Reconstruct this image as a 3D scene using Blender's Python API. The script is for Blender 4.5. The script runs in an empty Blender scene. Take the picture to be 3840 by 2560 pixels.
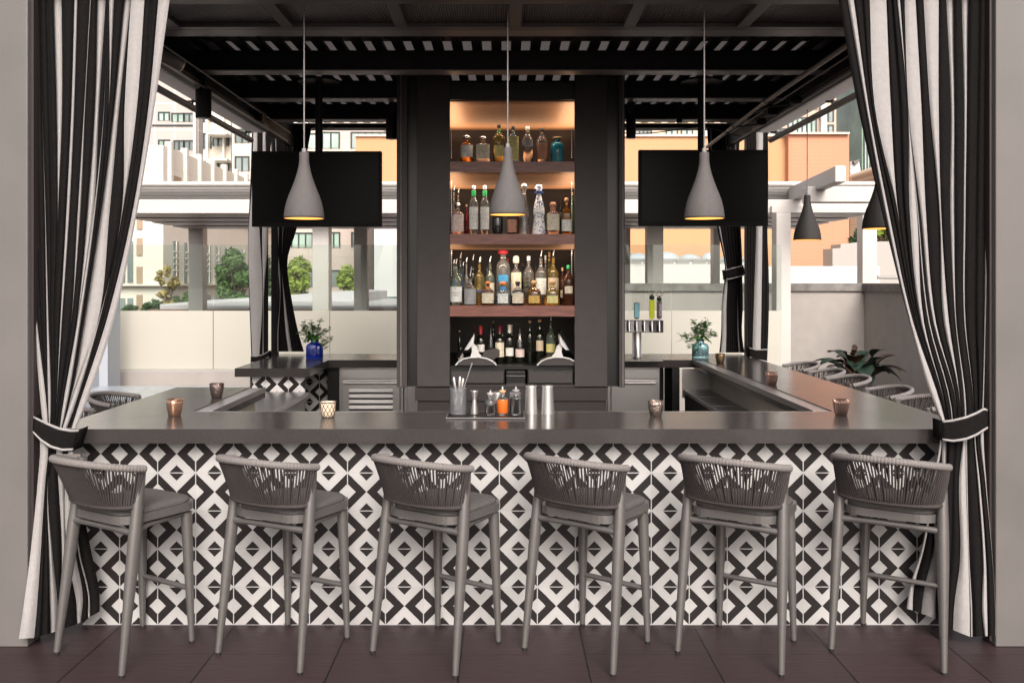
import bpy, math, random
from mathutils import Vector, Matrix
R = math.radians
S = bpy.context.scene
COL = S.collection
# ------------------------------------------------ camera, sky, sun, exposure
CX, CY, FL, CH = 1892.0, 1053.0, 3428.6, 1.84      # principal column/row, focal length (px of the 3840 wide photograph), eye height
cd = bpy.data.cameras.new("camera"); cam = bpy.data.objects.new("camera", cd); COL.objects.link(cam)
cam.location = (0, 0, CH); cam.rotation_euler = (R(90), 0, 0)
cd.sensor_width = 36; cd.lens = 36*FL/3840
cd.shift_x = (1920-CX)/3840; cd.shift_y = (CY-1280)/3840
cd.clip_start = .05; cd.clip_end = 3000
S.camera = cam
W = bpy.data.worlds.new("World"); S.world = W; W.use_nodes = True
nt = W.node_tree; bg = nt.nodes['Background']
sky = nt.nodes.new('ShaderNodeTexSky'); sky.sky_type = 'NISHITA'; sky.sun_disc = False
SUN_EL, SUN_AZ = 36, 170          # azimuth clockwise from +Y
sky.sun_elevation = R(SUN_EL); sky.sun_rotation = R(SUN_AZ)
sky.altitude = 100; sky.air_density = 1.0; sky.dust_density = 6.0; sky.ozone_density = 0.5
hs = nt.nodes.new('ShaderNodeHueSaturation'); hs.inputs['Saturation'].default_value = .28
mxw = nt.nodes.new('ShaderNodeMix'); mxw.data_type = 'RGBA'; mxw.blend_type = 'MULTIPLY'; mxw.inputs[0].default_value = 1; mxw.inputs[7].default_value = (1,.95,.93,1)   # hazy, pale daylight
nt.links.new(sky.outputs[0], hs.inputs['Color']); nt.links.new(hs.outputs[0], mxw.inputs[6]); nt.links.new(mxw.outputs[2], bg.inputs[0]); bg.inputs[1].default_value = .15
sd = bpy.data.lights.new("sun", 'SUN'); sd.energy = 1.5; sd.angle = R(28); sd.color = (1, .95, .88)
so = bpy.data.objects.new("sun", sd); COL.objects.link(so)
dv = Vector((math.sin(R(SUN_AZ))*math.cos(R(SUN_EL)), math.cos(R(SUN_AZ))*math.cos(R(SUN_EL)), math.sin(R(SUN_EL))))
so.rotation_euler = dv.to_track_quat('Z', 'Y').to_euler(); so.location = (10, -10, 20)
S.view_settings.view_transform = 'Standard'; S.view_settings.look = 'None'
S.view_settings.exposure = .72; S.view_settings.gamma = 1
try:
    S.cycles.max_bounces = 8; S.cycles.transparent_max_bounces = 12; S.cycles.caustics_reflective = False; S.cycles.caustics_refractive = False
    S.cycles.sample_clamp_indirect = 4
except Exception: pass

# ------------------------------------------------ helpers
def at(px, py, Y):
    return Vector(((px-CX)*Y/FL, Y, CH-(py-CY)*Y/FL))
def X_(px, Y): return (px-CX)*Y/FL
def Z_(py, Y): return CH-(py-CY)*Y/FL
class MB:
    def __init__(s): s.v = []; s.f = []; s.m = []; s.sm = []
    def add(s, vs, fs, mi=0, smooth=False):
        b = len(s.v); s.v += [tuple(p) for p in vs]
        for q in fs: s.f.append(tuple(i+b for i in q)); s.m.append(mi); s.sm.append(smooth)
        return s
    def box(s, x0, x1, y0, y1, z0, z1, mi=0, M=None):
        vs = [Vector(p) for p in ((x0,y0,z0),(x1,y0,z0),(x1,y1,z0),(x0,y1,z0),(x0,y0,z1),(x1,y0,z1),(x1,y1,z1),(x0,y1,z1))]
        if M is not None: vs = [M @ v for v in vs]
        return s.add(vs, [(0,3,2,1),(4,5,6,7),(0,1,5,4),(1,2,6,5),(2,3,7,6),(3,0,4,7)], mi)
    def prism(s, pts, axis, a, b, mi=0, smooth=False):
        # polygon pts (2-D) extruded along axis from a to b
        def mk(p, t):
            return (t, p[0], p[1]) if axis == 'x' else ((p[0], t, p[1]) if axis == 'y' else (p[0], p[1], t))
        n = len(pts); vs = [mk(p, a) for p in pts]+[mk(p, b) for p in pts]
        s.add(vs, [(i, (i+1) % n, n+(i+1) % n, n+i) for i in range(n)], mi, smooth)
        return s.add(vs, [tuple(range(n))[::-1], tuple(range(n, 2*n))], mi)
    def tube(s, pts, r, n=10, mi=0, caps=True, flat=1.0):
        pts = [Vector(p) for p in pts]; k = len(pts)
        rs = r if isinstance(r, (list, tuple)) else [r]*k
        up = None; vs = []
        for i, p in enumerate(pts):
            t = (pts[min(i+1, k-1)]-pts[max(i-1, 0)]).normalized()
            if up is None:
                up = Vector((0, 0, 1)) if abs(t.z) < .9 else Vector((0, 1, 0))
            a = t.cross(up).normalized(); b = a.cross(t).normalized(); up = b
            for j in range(n):
                w = 2*math.pi*j/n; vs.append(p+(a*math.cos(w)+b*math.sin(w)*flat)*rs[i])
        fs = [(i*n+j, i*n+(j+1) % n, (i+1)*n+(j+1) % n, (i+1)*n+j) for i in range(k-1) for j in range(n)]
        s.add(vs, fs, mi, True)
        if caps: s.add(vs[:n], [tuple(range(n))], mi); s.add(vs[-n:], [tuple(range(n))[::-1]], mi)
        return s
    def lathe(s, prof, n=24, mi=0, c=(0,0,0), sq=0, cap=True, sx=1, sy=1):
        # sq>0 squares the section off (superellipse)
        vs = []
        for r, z in prof:
            for j in range(n):
                w = 2*math.pi*(j+.5)/n; cw, sw = math.cos(w), math.sin(w)
                k = 1
                if sq:
                    e = 2+sq*8; k = (abs(cw)**e+abs(sw)**e)**(-1/e)
                    k = 1+(k-1)*min(1, 1)
                vs.append((c[0]+r*k*cw*sx, c[1]+r*k*sw*sy, c[2]+z))
        m = len(prof)
        s.add(vs, [(i*n+j, i*n+(j+1) % n, (i+1)*n+(j+1) % n, (i+1)*n+j) for i in range(m-1) for j in range(n)], mi, True)
        if cap:
            s.add(vs[:n], [tuple(range(n))[::-1]], mi); s.add(vs[-n:], [tuple(range(n))], mi)
        return s
    def sheet(s, rows, mi=0, smooth=True, two=0):
        n = len(rows[0]); vs = [p for r in rows for p in r]
        return s.add(vs, [(i*n+j, i*n+j+1, (i+1)*n+j+1, (i+1)*n+j) for i in range(len(rows)-1) for j in range(n-1)], mi, smooth)
    def build(s, name, mats, parent=None, bevel=0, loc=None, solid=0):
        me = bpy.data.meshes.new(name); me.from_pydata(s.v, [], s.f)
        if not isinstance(mats, (list, tuple)): mats = [mats]
        for m in mats: me.materials.append(m)
        for p, mi, sm in zip(me.polygons, s.m, s.sm): p.material_index = mi; p.use_smooth = sm
        me.update()
        o = bpy.data.objects.new(name, me); COL.objects.link(o)
        if parent is not None: o.parent = parent
        if loc is not None: o.location = loc
        if bevel:
            b = o.modifiers.new("bevel", 'BEVEL'); b.width = bevel; b.segments = 2; b.limit_method = 'ANGLE'; b.angle_limit = R(40)
        if solid:
            b = o.modifiers.new("thick", 'SOLIDIFY'); b.thickness = solid; b.offset = 0
        return o
def tag(o, label=None, cat=None, group=None, kind=None):
    if label: o['label'] = label
    if cat: o['category'] = cat
    if group: o['group'] = group
    if kind: o['kind'] = kind
    return o
def thing(name, label, cat, loc=(0,0,0), rz=0, group=None):
    o = bpy.data.objects.new(name, None); COL.objects.link(o); o.location = loc; o.rotation_euler = (0,0,rz)
    o.empty_display_size = .1
    return tag(o, label, cat, group)
def copy_thing(o, loc, rz, label, skip=()):
    c = o.copy(); COL.objects.link(c); c.location = loc; c.rotation_euler = (0,0,rz); c['label'] = label
    for ch in list(o.children):
        if ch.name.split('.')[0] in skip: continue
        d = ch.copy(); COL.objects.link(d); d.parent = c
        for g in list(ch.children):
            e = g.copy(); COL.objects.link(e); e.parent = d
    return c
def text(s, size, mat, parent, M, name='lettering', ext=.0004):
    cu = bpy.data.curves.new("t", 'FONT'); cu.body = s; cu.size = size; cu.align_x = 'CENTER'; cu.align_y = 'CENTER'; cu.extrude = ext
    to = bpy.data.objects.new("t", cu); COL.objects.link(to)
    dg = bpy.context.evaluated_depsgraph_get(); me = bpy.data.meshes.new_from_object(to.evaluated_get(dg))
    bpy.data.objects.remove(to); me.transform(M); me.materials.clear(); me.materials.append(mat)
    o = bpy.data.objects.new(name, me); COL.objects.link(o); o.parent = parent
    return o

# ------------------------------------------------ materials
def mat(name, col, rough=.6, metal=0, noise=0, nscale=20, bump=0, bscale=60, spec=.5, trans=0, ior=1.45, emis=None, estr=0, alpha=1, coat=0, stretch=(1,1,1), rvar=0):
    m = bpy.data.materials.new(name); m.use_nodes = True; n = m.node_tree; b = n.nodes['Principled BSDF']
    b.inputs['Base Color'].default_value = (*col, 1); b.inputs['Roughness'].default_value = rough; b.inputs['Metallic'].default_value = metal
    b.inputs['Specular IOR Level'].default_value = spec; b.inputs['Transmission Weight'].default_value = trans; b.inputs['IOR'].default_value = ior
    b.inputs['Alpha'].default_value = alpha; b.inputs['Coat Weight'].default_value = coat
    if emis: b.inputs['Emission Color'].default_value = (*emis, 1); b.inputs['Emission Strength'].default_value = estr
    if noise or bump or rvar:
        tc = n.nodes.new('ShaderNodeTexCoord'); mp = n.nodes.new('ShaderNodeMapping'); mp.inputs['Scale'].default_value = stretch
        n.links.new(tc.outputs['Object'], mp.inputs[0])
    if noise:
        t = n.nodes.new('ShaderNodeTexNoise'); t.inputs['Scale'].default_value = nscale; t.inputs['Detail'].default_value = 6; n.links.new(mp.outputs[0], t.inputs[0])
        r = n.nodes.new('ShaderNodeValToRGB'); r.color_ramp.elements[0].position = .3; r.color_ramp.elements[1].position = .7
        r.color_ramp.elements[0].color = (*[max(0, c*(1-noise)) for c in col], 1); r.color_ramp.elements[1].color = (*[min(1, c*(1+noise)) for c in col], 1)
        n.links.new(t.outputs[0], r.inputs[0]); n.links.new(r.outputs[0], b.inputs['Base Color'])
    if rvar:
        t = n.nodes.new('ShaderNodeTexNoise'); t.inputs['Scale'].default_value = 5; t.inputs['Detail'].default_value = 5; n.links.new(mp.outputs[0], t.inputs[0])
        q = n.nodes.new('ShaderNodeMapRange'); q.inputs[3].default_value = max(0, rough-rvar); q.inputs[4].default_value = rough+rvar
        n.links.new(t.outputs[0], q.inputs[0]); n.links.new(q.outputs[0], b.inputs['Roughness'])
    if bump:
        t = n.nodes.new('ShaderNodeTexNoise'); t.inputs['Scale'].default_value = bscale; t.inputs['Detail'].default_value = 4; n.links.new(mp.outputs[0], t.inputs[0])
        u = n.nodes.new('ShaderNodeBump'); u.inputs['Strength'].default_value = bump; u.inputs['Distance'].default_value = .01
        n.links.new(t.outputs[0], u.inputs['Height']); n.links.new(u.outputs[0], b.inputs['Normal'])
    return m
def N(m, ty, **kw):
    x = m.node_tree.nodes.new(ty)
    for k, v in kw.items(): setattr(x, k, v)
    return x
class G:   # tiny node-math builder
    def __init__(s, m): s.m = m; s.t = m.node_tree
    def op(s, o, a, b=0.0, c=0.0):
        x = s.t.nodes.new('ShaderNodeMath'); x.operation = o
        for i, v in enumerate((a, b, c)):
            if isinstance(v, (int, float)): x.inputs[i].default_value = v
            else: s.t.links.new(v, x.inputs[i])
        return x.outputs[0]
def tile_mat(name, axis, ph, dark=(.019,.016,.016), white=(.41,.402,.397)):
    m = mat(name, white, .42, spec=.22); g = G(m); t = m.node_tree; b = t.nodes['Principled BSDF']
    tc = N(m, 'ShaderNodeTexCoord'); sp = N(m, 'ShaderNodeSeparateXYZ'); t.links.new(tc.outputs['Object'], sp.inputs[0])
    p = .2033
    nz = N(m, 'ShaderNodeTexNoise'); nz.inputs['Scale'].default_value = 55; t.links.new(tc.outputs['Object'], nz.inputs[0])
    wob = g.op('MULTIPLY', g.op('SUBTRACT', nz.outputs[0], .5), .012)
    u = g.op('ADD', g.op('DIVIDE', g.op('SUBTRACT', sp.outputs[axis], ph), p), wob); v = g.op('ADD', g.op('DIVIDE', sp.outputs[2], p), wob)
    a = g.op('ABSOLUTE', g.op('SUBTRACT', g.op('FRACT', g.op('ADD', u, 100.5)), .5))
    bb = g.op('ABSOLUTE', g.op('SUBTRACT', g.op('FRACT', g.op('ADD', v, 100.0)), .5))
    d1 = g.op('ADD', a, bb)
    inA = g.op('LESS_THAN', d1, .496); darkA = g.op('MULTIPLY', inA, g.op('MULTIPLY', g.op('GREATER_THAN', d1, .218), g.op('GREATER_THAN', a, .013)))
    d2 = g.op('SUBTRACT', 1.0, d1); bj = g.op('SUBTRACT', .5, bb)
    darkB = g.op('MULTIPLY', g.op('LESS_THAN', d2, .205), g.op('GREATER_THAN', bj, .012))
    dk = g.op('MAXIMUM', darkA, darkB)
    # per-tile tone and worn pigment
    fu = g.op('FLOOR', u); fv = g.op('FLOOR', v)
    cb = N(m, 'ShaderNodeCombineXYZ'); t.links.new(fu, cb.inputs[0]); t.links.new(fv, cb.inputs[1])
    wn = N(m, 'ShaderNodeTexWhiteNoise'); t.links.new(cb.outputs[0], wn.inputs[0])
    n2 = N(m, 'ShaderNodeTexNoise'); n2.inputs['Scale'].default_value = 9; n2.inputs['Detail'].default_value = 8; t.links.new(tc.outputs['Object'], n2.inputs[0])
    tone = g.op('ADD', g.op('ADD', .80, g.op('MULTIPLY', wn.outputs[0], .10)), g.op('MULTIPLY', n2.outputs[0], .24))
    c1 = N(m, 'ShaderNodeMix', data_type='RGBA'); c1.inputs[6].default_value = (*white, 1); c1.inputs[7].default_value = (*dark, 1); t.links.new(dk, c1.inputs[0])
    # joints
    jl = g.op('MAXIMUM', g.op('LESS_THAN', a, .005), g.op('LESS_THAN', bj, .0045))
    jm = g.op('MULTIPLY', jl, g.op('SUBTRACT', 1.0, dk))
    tone2 = g.op('MULTIPLY', tone, g.op('SUBTRACT', 1.0, g.op('MULTIPLY', jm, .12)))
    c2 = N(m, 'ShaderNodeVectorMath', operation='SCALE'); t.links.new(c1.outputs[2], c2.inputs[0]); t.links.new(tone2, c2.inputs[3])
    t.links.new(c2.outputs[0], b.inputs['Base Color'])
    t.links.new(g.op('ADD', .34, g.op('MULTIPLY', n2.outputs[0], .22)), b.inputs['Roughness'])
    return m
M = {}
M['stone'] = mat('dark_quartz', (.040,.036,.035), .20, noise=.10, nscale=90, rvar=.03, spec=.33)
M['steel'] = mat('brushed_steel', (.52,.50,.49), .30, .85, rvar=.02, stretch=(1,1,1))
M['steel_dk'] = mat('dull_steel', (.34,.33,.32), .36, .8, rvar=.03)
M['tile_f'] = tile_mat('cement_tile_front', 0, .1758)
M['tile_r'] = tile_mat('cement_tile_return', 0, -2.14, white=(.75,.73,.72))  # whites lifted here and in the recess: interior light put into the colour
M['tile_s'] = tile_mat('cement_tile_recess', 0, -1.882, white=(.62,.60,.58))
M['cream'] = mat('painted_board', (.50,.45,.38), .6, noise=.08)
M['col'] = mat('grey_paint', (.120,.111,.107), .5, noise=.10, nscale=2.2, bump=.08, bscale=120, rvar=.1)
M['colshade'] = mat('column_inner_shade', (.030,.023,.023), .5)
M['dark'] = mat('dark_bronze_paint', (.011,.0095,.0095), .5, noise=.15, nscale=8, spec=.2)
M['flange'] = mat('beam_flange_paint', (.24,.22,.21), .4, noise=.06)
M['espresso'] = mat('espresso_cabinet', (.022,.017,.017), .42, noise=.12, nscale=14, bump=.04, bscale=150)
M['post'] = mat('charcoal_panel', (.050,.043,.042), .45, spec=.3, noise=.08, nscale=10)
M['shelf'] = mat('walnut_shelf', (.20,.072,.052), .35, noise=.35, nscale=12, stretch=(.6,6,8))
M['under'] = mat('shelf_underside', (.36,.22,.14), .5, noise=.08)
M['black'] = mat('black', (.006,.006,.006), .35)
M['gloss'] = mat('tv_glass', (.003,.003,.003), .3, spec=.08)
M['tvc'] = mat('tv_casing', (.004,.004,.004), .5, spec=.1)
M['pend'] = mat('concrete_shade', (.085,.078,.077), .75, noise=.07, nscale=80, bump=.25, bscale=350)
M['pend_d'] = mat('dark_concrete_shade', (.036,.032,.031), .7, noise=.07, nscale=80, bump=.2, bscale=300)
M['gold'] = mat('warm_reflector', (.9,.5,.12), .5, emis=(1,.56,.16), estr=.7)
M['bulb'] = mat('lamp_glow', (1,.7,.3), .5, emis=(1,.66,.26), estr=5)
M['cord'] = mat('cord', (.20,.19,.19), .5)
M['frame'] = mat('taupe_metal', (.140,.131,.126), .34, metal=.4, noise=.05, nscale=40, coat=.1)
M['cush'] = mat('seat_fabric', (.088,.081,.078), .9, noise=.25, nscale=120, bump=.5, bscale=260, stretch=(1,5,1))
M['rope'] = mat('rope', (.058,.050,.049), .85, spec=.2, noise=.2, nscale=200, bump=.4, bscale=500)
M['rope2'] = mat('rope_rail', (.16,.145,.14), .75, noise=.12, nscale=150)
M['rubber'] = mat('rubber', (.01,.01,.01), .6)
M['cblk'] = mat('curtain_black', (.009,.008,.008), .92, noise=.2, nscale=60, bump=.4, bscale=160, spec=.08)
M['cwht'] = mat('curtain_white', (.31,.295,.29), .9, noise=.05, nscale=50, bump=.4, bscale=160, spec=.1)
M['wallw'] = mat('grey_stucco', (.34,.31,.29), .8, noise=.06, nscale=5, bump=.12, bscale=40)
M['coping'] = mat('stone_coping', (.17,.157,.147), .6, noise=.3, nscale=7)
M['wpaint'] = mat('white_paint', (.50,.47,.445), .5, noise=.03, nscale=3)
M['brick'] = mat('dark_brick', (.22,.12,.09), .8)
M['marble'] = mat('blue_marble', (.34,.375,.415), .2, noise=.14, nscale=9)
M['wht'] = mat('white_label', (.75,.73,.68), .6)
M['plastic'] = mat('grey_plastic', (.60,.59,.59), .35)
M['chrome'] = mat('chrome', (.42,.41,.41), .10, 1)
M['leaf'] = mat('leaf_green', (.06,.19,.025), .5, noise=.5, nscale=25)
M['leafd'] = mat('leaf_dark', (.010,.022,.013), .45, noise=.6, nscale=12)
M['leafr'] = mat('leaf_burgundy', (.040,.020,.012), .45, noise=.5, nscale=12)
m = bpy.data.materials.new('milky_soffit'); m.use_nodes = True; t_ = m.node_tree; b_ = t_.nodes['Principled BSDF']; b_.inputs['Base Color'].default_value = (.75,.72,.70,1)
q_ = t_.nodes.new('ShaderNodeBsdfTranslucent'); q_.inputs[0].default_value = (.62,.59,.58,1); x_ = t_.nodes.new('ShaderNodeMixShader'); x_.inputs[0].default_value = .5
t_.links.new(b_.outputs[0], x_.inputs[1]); t_.links.new(q_.outputs[0], x_.inputs[2]); t_.links.new(x_.outputs[0], t_.nodes['Material Output'].inputs[0]); M['soffit'] = m
# ------------------------------------------------ ground and deck
def deck_mat():
    m = mat('deck_tile', (.062,.040,.042), .42, spec=.35); g = G(m); t = m.node_tree; b = t.nodes['Principled BSDF']
    tc = N(m, 'ShaderNodeTexCoord'); sp = N(m, 'ShaderNodeSeparateXYZ'); t.links.new(tc.outputs['Object'], sp.inputs[0])
    x, y = sp.outputs[0], sp.outputs[1]
    nz = N(m, 'ShaderNodeTexNoise'); nz.inputs['Scale'].default_value = 14; t.links.new(tc.outputs['Object'], nz.inputs[0])
    w = g.op('MULTIPLY', g.op('SUBTRACT', nz.outputs[0], .5), .004)
    P = .6120
    ux = g.op('ADD', g.op('DIVIDE', g.op('SUBTRACT', g.op('ADD', x, w), -.215), P), 100); uy = g.op('ADD', g.op('DIVIDE', g.op('SUBTRACT', y, 4.506), P), 100)
    def near(u, wd): return g.op('LESS_THAN', g.op('ABSOLUTE', g.op('SUBTRACT', g.op('FRACT', g.op('ADD', u, .5)), .5)), wd)
    sx = near(ux, .0065); sy = near(uy, .003)
    gr = near(g.op('MULTIPLY', uy, 8), .035)
    cb = N(m, 'ShaderNodeCombineXYZ'); t.links.new(g.op('FLOOR', ux), cb.inputs[0]); t.links.new(g.op('FLOOR', uy), cb.inputs[1])
    wn = N(m, 'ShaderNodeTexWhiteNoise'); t.links.new(cb.outputs[0], wn.inputs[0])
    mp = N(m, 'ShaderNodeMapping'); mp.inputs['Scale'].default_value = (2.5, 45, 1); t.links.new(tc.outputs['Object'], mp.inputs[0])
    gn = N(m, 'ShaderNodeTexNoise'); gn.inputs['Scale'].default_value = 3; gn.inputs['Detail'].default_value = 8; t.links.new(mp.outputs[0], gn.inputs[0])
    bl = N(m, 'ShaderNodeTexNoise'); bl.inputs['Scale'].default_value = 1.7; bl.inputs['Detail'].default_value = 4; t.links.new(tc.outputs['Object'], bl.inputs[0])
    tone = g.op('ADD', g.op('ADD', .55, g.op('MULTIPLY', wn.outputs[0], .22)), g.op('ADD', g.op('MULTIPLY', gn.outputs[0], .38), g.op('MULTIPLY', bl.outputs[0], .3)))
    tone = g.op('MULTIPLY', tone, g.op('ADD', 1, g.op('MULTIPLY', gr, .38)))
    tone = g.op('MULTIPLY', tone, g.op('SUBTRACT', 1, g.op('MULTIPLY', g.op('MAXIMUM', sx, sy), .93)))
    c = N(m, 'ShaderNodeVectorMath', operation='SCALE'); c.inputs[0].default_value = (.034,.021,.022); t.links.new(tone, c.inputs[3])
    t.links.new(c.outputs[0], b.inputs['Base Color'])
    t.links.new(g.op('ADD', .30, g.op('MULTIPLY', gn.outputs[0], .3)), b.inputs['Roughness'])
    bu = N(m, 'ShaderNodeBump'); bu.inputs['Strength'].default_value = .5; bu.inputs['Distance'].default_value = .004
    t.links.new(g.op('SUBTRACT', g.op('MULTIPLY', gn.outputs[0], .5), g.op('ADD', g.op('MULTIPLY', gr, .5), g.op('MAXIMUM', sx, sy))), bu.inputs['Height']); t.links.new(bu.outputs[0], b.inputs['Normal'])
    return m
M['deck'] = deck_mat()
tag(MB().box(-16, 16, -6, 15.3, -.4, 0).build('terrace_deck', M['deck']), kind='structure')
m = mat('city_ground', (.16,.155,.15), .9, noise=.2, nscale=.2)
tag(MB().add([(-1500,-1500,-12),(1500,-1500,-12),(1500,1500,-12),(-1500,1500,-12)], [(0,1,2,3)]).build('ground', m), kind='structure')

# ------------------------------------------------ the bar counter
SZ0, SZ1 = .992, 1.067
bar = thing('bar_counter', 'square tiled bar counter with dark stone top running round the shelf tower', 'bar counter', (0,0,0))
b = MB()
b.box(-2.385, 2.50, 4.775, 5.405, SZ0, SZ1)
b.box(-2.385, -1.85, 5.405, 6.65, SZ0, SZ1)
b.box(1.95, 2.50, 5.405, 9.69, SZ0, SZ1)
b.box(-1.72, 1.95, 8.94, 9.69, SZ0, SZ1)
b.box(-2.385, -1.72, 8.08, 9.69, SZ0, SZ1)
b.build('countertop', M['stone'], bar)
b = MB()                                   # steel drink ledges on the inner edges
b.box(-1.849, -1.74, 5.43, 6.648, SZ1-.03, SZ1-.006)
b.box(-1.745, -1.736, 5.432, 6.65, SZ1-.034, SZ1+.002)
b.box(1.845, 1.949, 5.43, 8.938, SZ1-.03, SZ1-.006)
b.box(1.836, 1.846, 5.432, 8.936, SZ1-.036, SZ1+.002)
b.box(-1.85, 1.95, 5.405, 5.43, SZ1-.05, SZ1-.001)
b.build('steel_ledge', M['steel'], bar)
b = MB(); b.box(-1.744, -1.74, 5.44, 6.65, SZ0, SZ1-.035); b.box(-1.849, -1.745, 6.63, 6.65, SZ0, SZ1-.035); b.build('ledge_fascia', M['stone'], bar)
MB().box(1.84, 1.843, 5.44, 8.93, SZ0, SZ1-.04).build('ledge_fascia', M['stone'], bar)
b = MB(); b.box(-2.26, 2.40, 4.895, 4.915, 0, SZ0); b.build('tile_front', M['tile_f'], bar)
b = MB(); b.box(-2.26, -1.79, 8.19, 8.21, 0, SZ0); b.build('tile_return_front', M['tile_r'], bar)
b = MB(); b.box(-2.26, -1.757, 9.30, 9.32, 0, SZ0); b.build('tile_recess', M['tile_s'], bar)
b = MB(); b.box(-2.28, -2.262, 8.19, 9.6, 0, SZ0-.001); b.build('end_panel', M['post'], bar)
for q in ((-2.26, 2.40, 4.917, 5.35), (2.0, 2.40, 5.352, 9.6), (-2.26, -1.70, 9.322, 9.6), (-2.26,-1.80,5.352,6.60)):
    MB().box(*q, 0, SZ0-.002).build('counter_body', M['cream'], bar)
for q in ((1.643, 1.716, 8.96, 9.41), (-1.755, -1.64, 9.06, 9.1), (-1.5,1.64,9.42,9.6)): MB().box(*q, 0, SZ0-.003).build('recess_panel', M['black'], bar)
# lower steel counter in the service gap
t = thing('lower_steel_counter', 'low steel worktop filling the service gap at the left of the bar', 'counter', (-2.0,7.4,0))
MB().box(-.39, .25, -.74, .77, .81, .85).build('worktop', M['steel'], t, bevel=.004)
MB().box(-.36, .22, -.70, .75, 0, .808).build('cabinet', M['steel_dk'], t)
# underbar station on the right
t = thing('underbar_station', 'long brushed steel underbar station inside the right counter', 'bar station', (1.7,7,0))
MB().box(.035, .295, -1.5, 1.90, .75, .784).build('worktop', M['steel_dk'], t, bevel=.003)
MB().box(.05, .29, -1.48, 1.88, 0, .748).build('cabinet', M['dark'], t)
MB().box(.035, .30, 1.905, 1.925, .70, .985).build('splashback', M['steel'], t)
for y in (.0, .72, 1.3): MB().box(.05, .28, y, y+.006, .7845, .787).build('divider', M['steel'], t)
def fridge(x0, x1, lou, label):
    xm = (x0+x1)/2; h = x1-x0
    t = thing('undercounter_fridge', label, 'fridge', (xm, 9.0, 0), group='steel appliances under the back counter')
    MB().box(-h/2, h/2, .03, .39, .05, .985).build('cabinet', M['steel'], t)
    b = MB(); b.box(-h/2+.03, h/2-.03, .0, .028, .12, .86); b.build('door', M['steel'], t, bevel=.004)
    b = MB(); b.box(-h/2+.02, h/2-.02, .0, .028, .875, .975); b.build('top_panel', M['steel'], t, bevel=.003)
    b = MB(); b.tube([(-h/2+.05,-.03,.84),(h/2-.05,-.03,.84)], .012); b.box(-h/2+.06,-h/2+.08,-.03,.0,.83,.85); b.box(h/2-.08,h/2-.06,-.03,0,.83,.85); b.build('handle', M['steel'], t)
    if lou:
        b = MB()
        for k in range(8):
            z = .78-k*.055; b.prism([(-.002,z),(-.014,z-.028),(-.014,z-.034),(-.002,z-.038)], 'x', -h/2+.1, h/2-.1)
        b.build('louvre_panel', M['steel_dk'], t)
        b = MB()
        for k in range(8):
            z = .78-k*.055; b.box(-h/2+.1, h/2-.1, -.0035, -.0005, z-.052, z-.04)
        b.build('louvre_gap', M['black'], t)
    return t
fridge(-1.65+.02, -1.0, True, 'steel fridge with a louvred door under the back left counter')
fridge(-.99, -.45, False, 'plain steel fridge half hidden behind the left side of the shelf tower')
fridge(1.02, 1.53, False, 'plain steel fridge with bar handle under the beer taps')
fridge(.58, 1.01, False, 'narrow steel cabinet beside the right tower post')

# ------------------------------------------------ pavilion: columns, beams, slatted roof
pv = thing('bar_pavilion', 'dark metal pergola pavilion with grey front columns covering the bar', 'pergola', (0,0,0))
for x0, x1 in ((-2.60,-2.40),(2.472,2.625)):
    c = MB().box(x0, x1, 4.60, 4.735, 0, 3.5).build('column', M['col'], pv, bevel=.006)
MB().box(-2.399, -2.385, 4.63, 4.72, .02, 3.45).build('column_shade_strip', M['colshade'], pv)  # shade of the columns' inner faces, put in as dark strips
MB().box(2.457, 2.471, 4.63, 4.72, .02, 3.45).build('column_shade_strip', M['colshade'], pv)
for x in (-2.45, 2.60):
    MB().box(x-.035, x+.035, 9.73, 9.79, 0, 3.48).build('column', M['dark'], pv, bevel=.004)
for y in (5.47, 6.52, 7.52, 8.50):                # dark cross beams, each with its pale lower flange
    o = MB().box(-2.2, 2.32, y, y+.125, 3.345, 3.482).build('cross_beam', M['dark'], pv)
    MB().box(-2.2, 2.32, y-.006, y+.130, 3.336, 3.344).build('flange', M['flange'], o)
MB().box(-2.6, 2.67, 9.55, 9.72, 3.436, 3.485).build('cross_beam', M['dark'], pv)
b = MB()                                          # slats running front to back
x = -2.16
while x < 2.3:
    b.box(x, x+.072, 5.60, 9.54, 3.486, 3.512); x += .1378
b.build('roof_slats', M['dark'], pv)
b = MB()
for y0, y1 in ((4.6,6.80),(7.12,7.84),(8.18,8.98),(9.28,9.9)): b.box(-2.25, 2.37, y0, y1, 3.62, 3.66)
b.build('roof_panel', M['dark'], pv)
m = bpy.data.materials.new('milky_panel'); m.use_nodes = True; t_ = m.node_tree; t_.nodes.clear(); o_ = t_.nodes.new('ShaderNodeOutputMaterial'); q_ = t_.nodes.new('ShaderNodeBsdfTranslucent'); q_.inputs[0].default_value = (.22,.21,.21,1)
t_.links.new(q_.outputs[0], o_.inputs[0])
b = MB()
for y0, y1 in ((6.80,7.12),(7.84,8.18),(8.98,9.28)): b.box(-2.25, 2.37, y0+.001, y1-.001, 3.63, 3.64)
b.build('skylight_strip', m, pv)
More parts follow.
